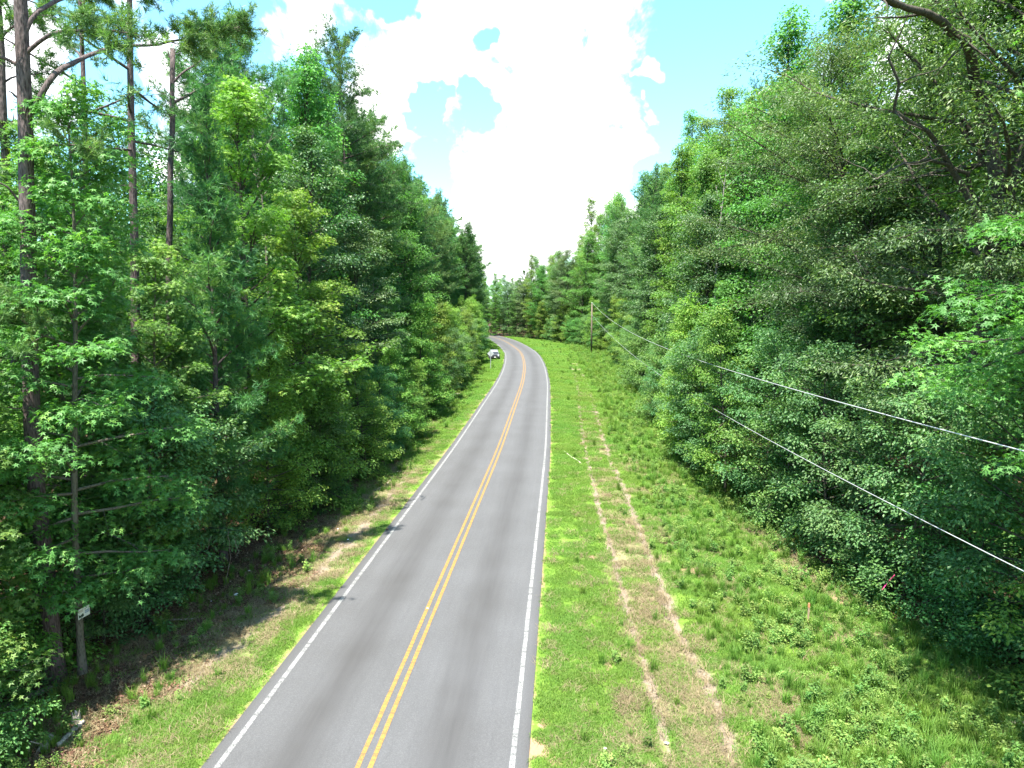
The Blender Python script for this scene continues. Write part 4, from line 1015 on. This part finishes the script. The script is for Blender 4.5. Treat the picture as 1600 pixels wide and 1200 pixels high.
# ------------------------------------------------------------------ parked car, nose to the camera
def build_car(loc, rz):
    car = empty('parked_car', loc, rz); tag(car, 'silver and black off-road car parked nose-on on the left verge', 'car')
    body = plain('silver_car_paint', (.075, .085, .10), .42, .1); blk = plain('black_plastic', (.012, .012, .014), .5); glass = plain('car_glass', (.015, .02, .028), .12, 0, .4)
    lamp = plain('headlight_lens', (.70, .74, .78), .12); rub = plain('tyre_rubber', (.015, .015, .015), .8); rim = plain('wheel_alloy', (.40, .41, .43), .35, .7); pl = plain('white_plate', (.75, .74, .72), .5)
    # local: -y is the nose; x across
    def loft(secs):
        V = []; F = []; n = len(secs[0])
        for s_ in secs: V += s_
        for i in range(len(secs) - 1):
            for j in range(n): k = (j + 1) % n; F.append((i * n + j, i * n + k, (i + 1) * n + k, (i + 1) * n + j))
        F.append(tuple(range(n))[::-1]); F.append(tuple((len(secs) - 1) * n + j for j in range(n))); b = MB(); b.add(V, F); return b
    def sec(y, w, z0, z1, c=.12): return [(-w + .04, y, z0), (w - .04, y, z0), (w, y, z0 + .12), (w, y, z1 - c), (w - c, y, z1), (-w + c, y, z1), (-w, y, z1 - c), (-w, y, z0 + .12)]
    loft([sec(-2.20, .84, .52, .98), sec(-2.08, .93, .42, 1.08), sec(-1.2, .96, .36, 1.16), sec(-.75, .97, .34, 1.18), sec(1.6, .97, .34, 1.16), sec(2.2, .90, .42, 1.10)]).build('body', body, car, bevel=.04)
    loft([sec(-.82, .86, 1.12, 1.20, .03), sec(-.25, .76, 1.12, 1.80, .08), sec(1.5, .76, 1.12, 1.82, .08), sec(2.12, .84, 1.10, 1.22, .03)]).build('cabin', body, car, bevel=.03)
    b = MB(); b.add([(-.76, -.815, 1.215), (.76, -.815, 1.215), (.66, -.30, 1.735), (-.66, -.30, 1.735), (-.76, -.795, 1.205), (.76, -.795, 1.205), (.66, -.28, 1.725), (-.66, -.28, 1.725)], [(0, 1, 2, 3), (7, 6, 5, 4), (0, 4, 5, 1), (1, 5, 6, 2), (2, 6, 7, 3), (3, 7, 4, 0)]); b.build('windscreen', glass, car)
    for sx_ in (-1, 1):
        b = MB(); xo = sx_ * .80
        b.add([(sx_ * .875, -.55, 1.22), (sx_ * .875, 1.75, 1.22), (sx_ * .775, 1.45, 1.70), (sx_ * .775, -.15, 1.70)], [(0, 1, 2, 3) if sx_ > 0 else (3, 2, 1, 0)]); b.build('side_window', glass, car)
        b = MB(); b.box((sx_ * 1.06, -.55, 1.22), (.20, .10, .17)); b.box((sx_ * .95, -.53, 1.17), (.12, .05, .05)); b.build('wing_mirror', blk, car, bevel=.02)
        b = MB(); b.tube([(sx_ * .66, -2.16, .90), (sx_ * .66, -2.235, .90)], [.135, .12], 16); b.build('headlight', lamp, car)
        b = MB(); b.tube([(sx_ * .70, -2.27, .52), (sx_ * .70, -2.30, .52)], .06, 12); b.build('fog_lamp', lamp, car)
        for y in (-1.38, 1.38):
            b = MB(); b.tube([(sx_ * .74, y, .38), (sx_ * .77, y, .38), (sx_ * .96, y, .38), (sx_ * .99, y, .38)], [.35, .385, .385, .35], 24); w = b.build('wheel', rub, car, True)
            b = MB(); b.tube([(sx_ * .97, y, .38), (sx_ * 1.0, y, .38)], [.23, .20], 16); b.build('rim', rim, w)
            b = MB(); b.box((sx_ * .93, y, .80), (.12, .95, .10)); b.build('wheel_arch', blk, car, bevel=.03)
    g = MB(); g.box((0, -2.215, .90), (1.02, .05, .24)); gr = g.build('grille', blk, car)
    for i in range(7):
        b = MB(); b.box((-.42 + .14 * i, -2.25, .90), (.05, .03, .22)); b.build('grille_bar', body, gr)
    b = MB(); b.box((0, -2.24, .56), (1.78, .16, .26)); b.build('bumper', blk, car, bevel=.04)
    b = MB(); b.box((0, -2.335, .60), (.31, .02, .16)); b.build('number_plate', pl, car)
    b = MB(); b.box((0, -1.5, 1.19), (.9, .9, .05)); b.build('bonnet_bulge', body, car, bevel=.02)
    b = MB(); b.box((0, 2.30, .75), (.7, .2, .7)); b.build('spare_wheel', rub, car, bevel=.08)
    return car


build_car((-3.45, 136, base_of(-3.45, 135) + .02), R(6))

# ------------------------------------------------------------------ fallen wood
def log(name, label, P, rad, m, cat='log', seed=0, knots=0, lift=.6):
    """rough log whose axis rests on the ground along the given points"""
    r = np.random.default_rng(seed); P = np.array([(p[0], p[1], base_of(p[0], p[1]) + (p[2] if len(p) > 2 else 0)) for p in P]); n = 22
    d = np.concatenate([[0], np.cumsum(np.linalg.norm(np.diff(P, axis=0), axis=1))]); q = np.linspace(0, d[-1], n); B = np.stack([np.interp(q, d, P[:, k]) for k in range(3)], -1)
    B[1:-1, :2] += r.normal(0, .012, (n - 2, 2)); rr = np.interp(np.linspace(0, 1, n), np.linspace(0, 1, len(rad)), rad) * (1 + r.normal(0, .05, n)); B[:, 2] += rr * lift
    V, F = tube(B, rr, 10, cap=True); k = len(V) - 2; V[:k] += r.normal(0, 1, (k, 3)) * rr.mean() * .09
    e = empty(name, tuple(B[0])); tag(e, label, cat); V = V - B[0]
    link('stem', mesh_np(name, V, F, m, True), e)
    for j in range(knots):
        i = r.integers(3, n - 3); s_ = unit(r.normal(0, 1, 3) + np.array([0, 0, .8])); L_ = r.uniform(2, 6) * rr[i]; C = np.array([B[i], B[i] + s_ * L_ * .5, B[i] + s_ * L_ + r.normal(0, .1 * L_, 3)]) - B[0]
        V, F = tube(C, np.array([rr[i] * .3, rr[i] * .2, rr[i] * .08]), 6, cap=True); link('stub', mesh_np('stub', V, F, m, True), e)
    return e


def gp(*L): return [tuple(G(a, b)) + tuple(c) for (a, b, *c) in L]


log('fallen_log', 'dark mossy log lying under the trees at the left edge', gp((-40, 1105), (0, 1086), (40, 1070), (82, 1055)), [.13, .12, .11, .08], M['dark_log'], seed=1, knots=2)
log('fallen_log', 'short pale split log below the dark log, lower left', gp((88, 1137), (108, 1120), (129, 1103, .06)), [.07, .075, .06], M['dead_wood'], seed=2)
log('fallen_log', 'long tan log along the bottom left corner', gp((-60, 1176), (0, 1174), (48, 1180), (98, 1182)), [.06, .06, .055, .03], M['dead_wood'], seed=3, knots=1)
log('rotten_log', 'grey crumbling log end beside the short pale log', gp((62, 1146), (78, 1126, .05)), [.11, .08], M['dead_wood'], seed=4, knots=2)
log('fallen_branch', 'pale dead branch with upright twigs lying in the left ditch litter', gp((236, 950), (262, 953), (285, 954), (305, 951)), [.035, .045, .04, .02], M['dead_wood'], 'branch', seed=5, knots=3)
log('fallen_branch', 'bleached bare stick lying on grass between road and wheel ruts', gp((881, 705), (893, 713, .03), (903, 719), (913, 727)), [.035, .045, .05, .03], M['bleached'], 'branch', seed=6)
log('fallen_branch', 'pale stick at the far end of the left ditch', gp((605, 752), (614, 741), (623, 729)), [.05, .05, .04], M['bleached'], 'branch', seed=7)
log('fallen_log', 'grey log cut by the right picture edge near the bottom', gp((1478, 1113), (1530, 1114), (1580, 1116), (1680, 1118)), [.03, .045, .06, .07], M['dead_wood'], seed=8)
log('fallen_branch', 'thin grey branch half sunk in weeds at lower right', gp((1240, 1086), (1290, 1090), (1328, 1091)), [.02, .03, .02], M['dead_wood'], 'branch', seed=9)
log('fallen_log', 'grey log at the wood edge beyond the left ditch', gp((696, 616), (706, 613), (719, 612)), [.12, .11, .09], M['dead_wood'], seed=10)
# stump
def stump():
    e = empty('tree_stump', (*G(117, 1101), base_of(*G(117, 1101)) - .03)); tag(e, 'small broken grey stump behind the short pale log', 'stump'); r = np.random.default_rng(3)
    a = np.arange(14) * 2 * pi / 14; V = []; F = []
    for k, (z, q) in enumerate(((0, .17), (.12, .12), (.3, .10))):
        for j in range(14): V.append((cos(a[j]) * q * r.uniform(.85, 1.15), sin(a[j]) * q * r.uniform(.85, 1.15), z + (r.uniform(-.08, .12) if k == 2 else 0)))
    for k in range(2):
        for j in range(14): F.append((k * 14 + j, k * 14 + (j + 1) % 14, (k + 1) * 14 + (j + 1) % 14, (k + 1) * 14 + j))
    V.append((0, 0, .16))
    b = MB(); b.add(V, F + [(28 + j, 28 + (j + 1) % 14, 42) for j in range(14)]); b.build('broken_wood', M['dead_wood'], e)


stump()

# ------------------------------------------------------------------ stake, pink tape, vines, litter
stk = empty('survey_stake', (*G(1263, 966), base_of(*G(1263, 966))), R(10)); tag(stk, 'short wooden stake with a faded orange top among the weeds', 'stake')
M['orange'] = plain('faded_orange_paint', (.62, .20, .10), .7, noise=.2); b = MB(); b.box((0, 0, .30), (.05, .03, .66)); b.build('stick', bark_mat('stake_wood', (.26, .17, .11), (.40, .28, .19), 9.), stk); b = MB(); b.box((0, 0, .70), (.056, .036, .14)); b.build('painted_top', M['orange'], stk)
M['pink'] = plain('pink_plastic', (.75, .05, .22), .5)
p0, p1, p2 = AT(1376, 925, 23.6), AT(1384, 914, 23.6), AT(1398, 898, 23.5)
V, F = tube(np.array([p0, p1, (p1 + p2) / 2, p2]), np.array([.014, .014, .013, .012]), 6, cap=True)
tag(link('marker_tape', mesh_np('marker_tape', V - p0, F, M['pink']), loc=tuple(p0)), 'strip of bright pink marking tape slanting at the right wood edge', 'tape')
T = Tree(5); M['vine_bark'] = bark_mat('vine_bark', (.09, .075, .055), (.19, .165, .13), 14.)
for i, (pts_, lb) in enumerate([([(330, 838), (321, 868), (315, 890), (300, 905), (295, 918)], 'single pale vine curving down into the left ditch'),
                                ([(357, 830), (360, 865), (356, 895), (351, 920)], 'hanging grey vine right of the curving pale vine'), ([(366, 838), (372, 860), (368, 872)], 'short loose vine end among the left saplings'),
                                ([(440, 770), (436, 800), (432, 815), (420, 850)], 'grey vine hanging in the dark left wood edge')]):
    P = np.array(pix(pts_, 24.6 if i < 3 else 33.)); q = np.linspace(0, 1, 16); P = np.stack([np.interp(q, np.linspace(0, 1, len(P)), P[:, k]) for k in range(3)], -1); P[1:-1] += T.r.normal(0, .02, (14, 3))
    V, F = tube(P, np.full(16, .009), 5, cap=True); tag(link('vine', mesh_np('vine', V - P[0], F, M['vine_bark'], True), loc=tuple(P[0])), lb, 'vine')


def scrap(px, py, s_, label, m, cat='litter', name='litter_scrap'):
    x, y = G(px, py); r = np.random.default_rng(int(px)); b = MB()
    n = 10; a = np.arange(n) * 2 * pi / n; ring = [(cos(t) * s_ * r.uniform(.6, 1.1), sin(t) * s_ * r.uniform(.4, .9), r.uniform(0, s_ * .7)) for t in a]
    b.add(ring + [(0, 0, s_ * r.uniform(.4, .9)), (0, 0, 0)], [(i, (i + 1) % n, n) for i in range(n)] + [((i + 1) % n, i, n + 1) for i in range(n)])
    zz = .05 if abs(float(slat(x, y))) < 3.6 else base_of(x, y) + .04
    o = b.build(name, m); o.location = (x, y, zz); tag(o, label, cat)


M['paper'] = plain('white_litter', (.72, .74, .75), .4, noise=.1)
scrap(389, 875, .055, 'tiny white scrap high in the left ditch litter', M['paper']); scrap(368, 913, .11, 'crumpled whitish plastic in the left ditch, left of centre', M['paper']); scrap(329, 922, .05, 'tiny white scrap below the curving vine', M['paper'])
scrap(528, 822, .05, 'small white scrap in ditch grass near the middle of left verge', M['paper']); scrap(544, 842, .06, 'white scrap on the bare strip beside the left ditch', M['paper'])
scrap(605, 828, .09, 'rust-brown scrap at the left road edge', plain('rusty_scrap', (.22, .08, .04), .8)); scrap(668, 953, .04, 'small white chip between the yellow stripes', M['paper'])
scrap(1042, 1147, .07, 'pale flat scrap on the worn track', M['paper']); scrap(946, 1168, .06, 'pale scrap in the grass near the clay patches', M['paper'])
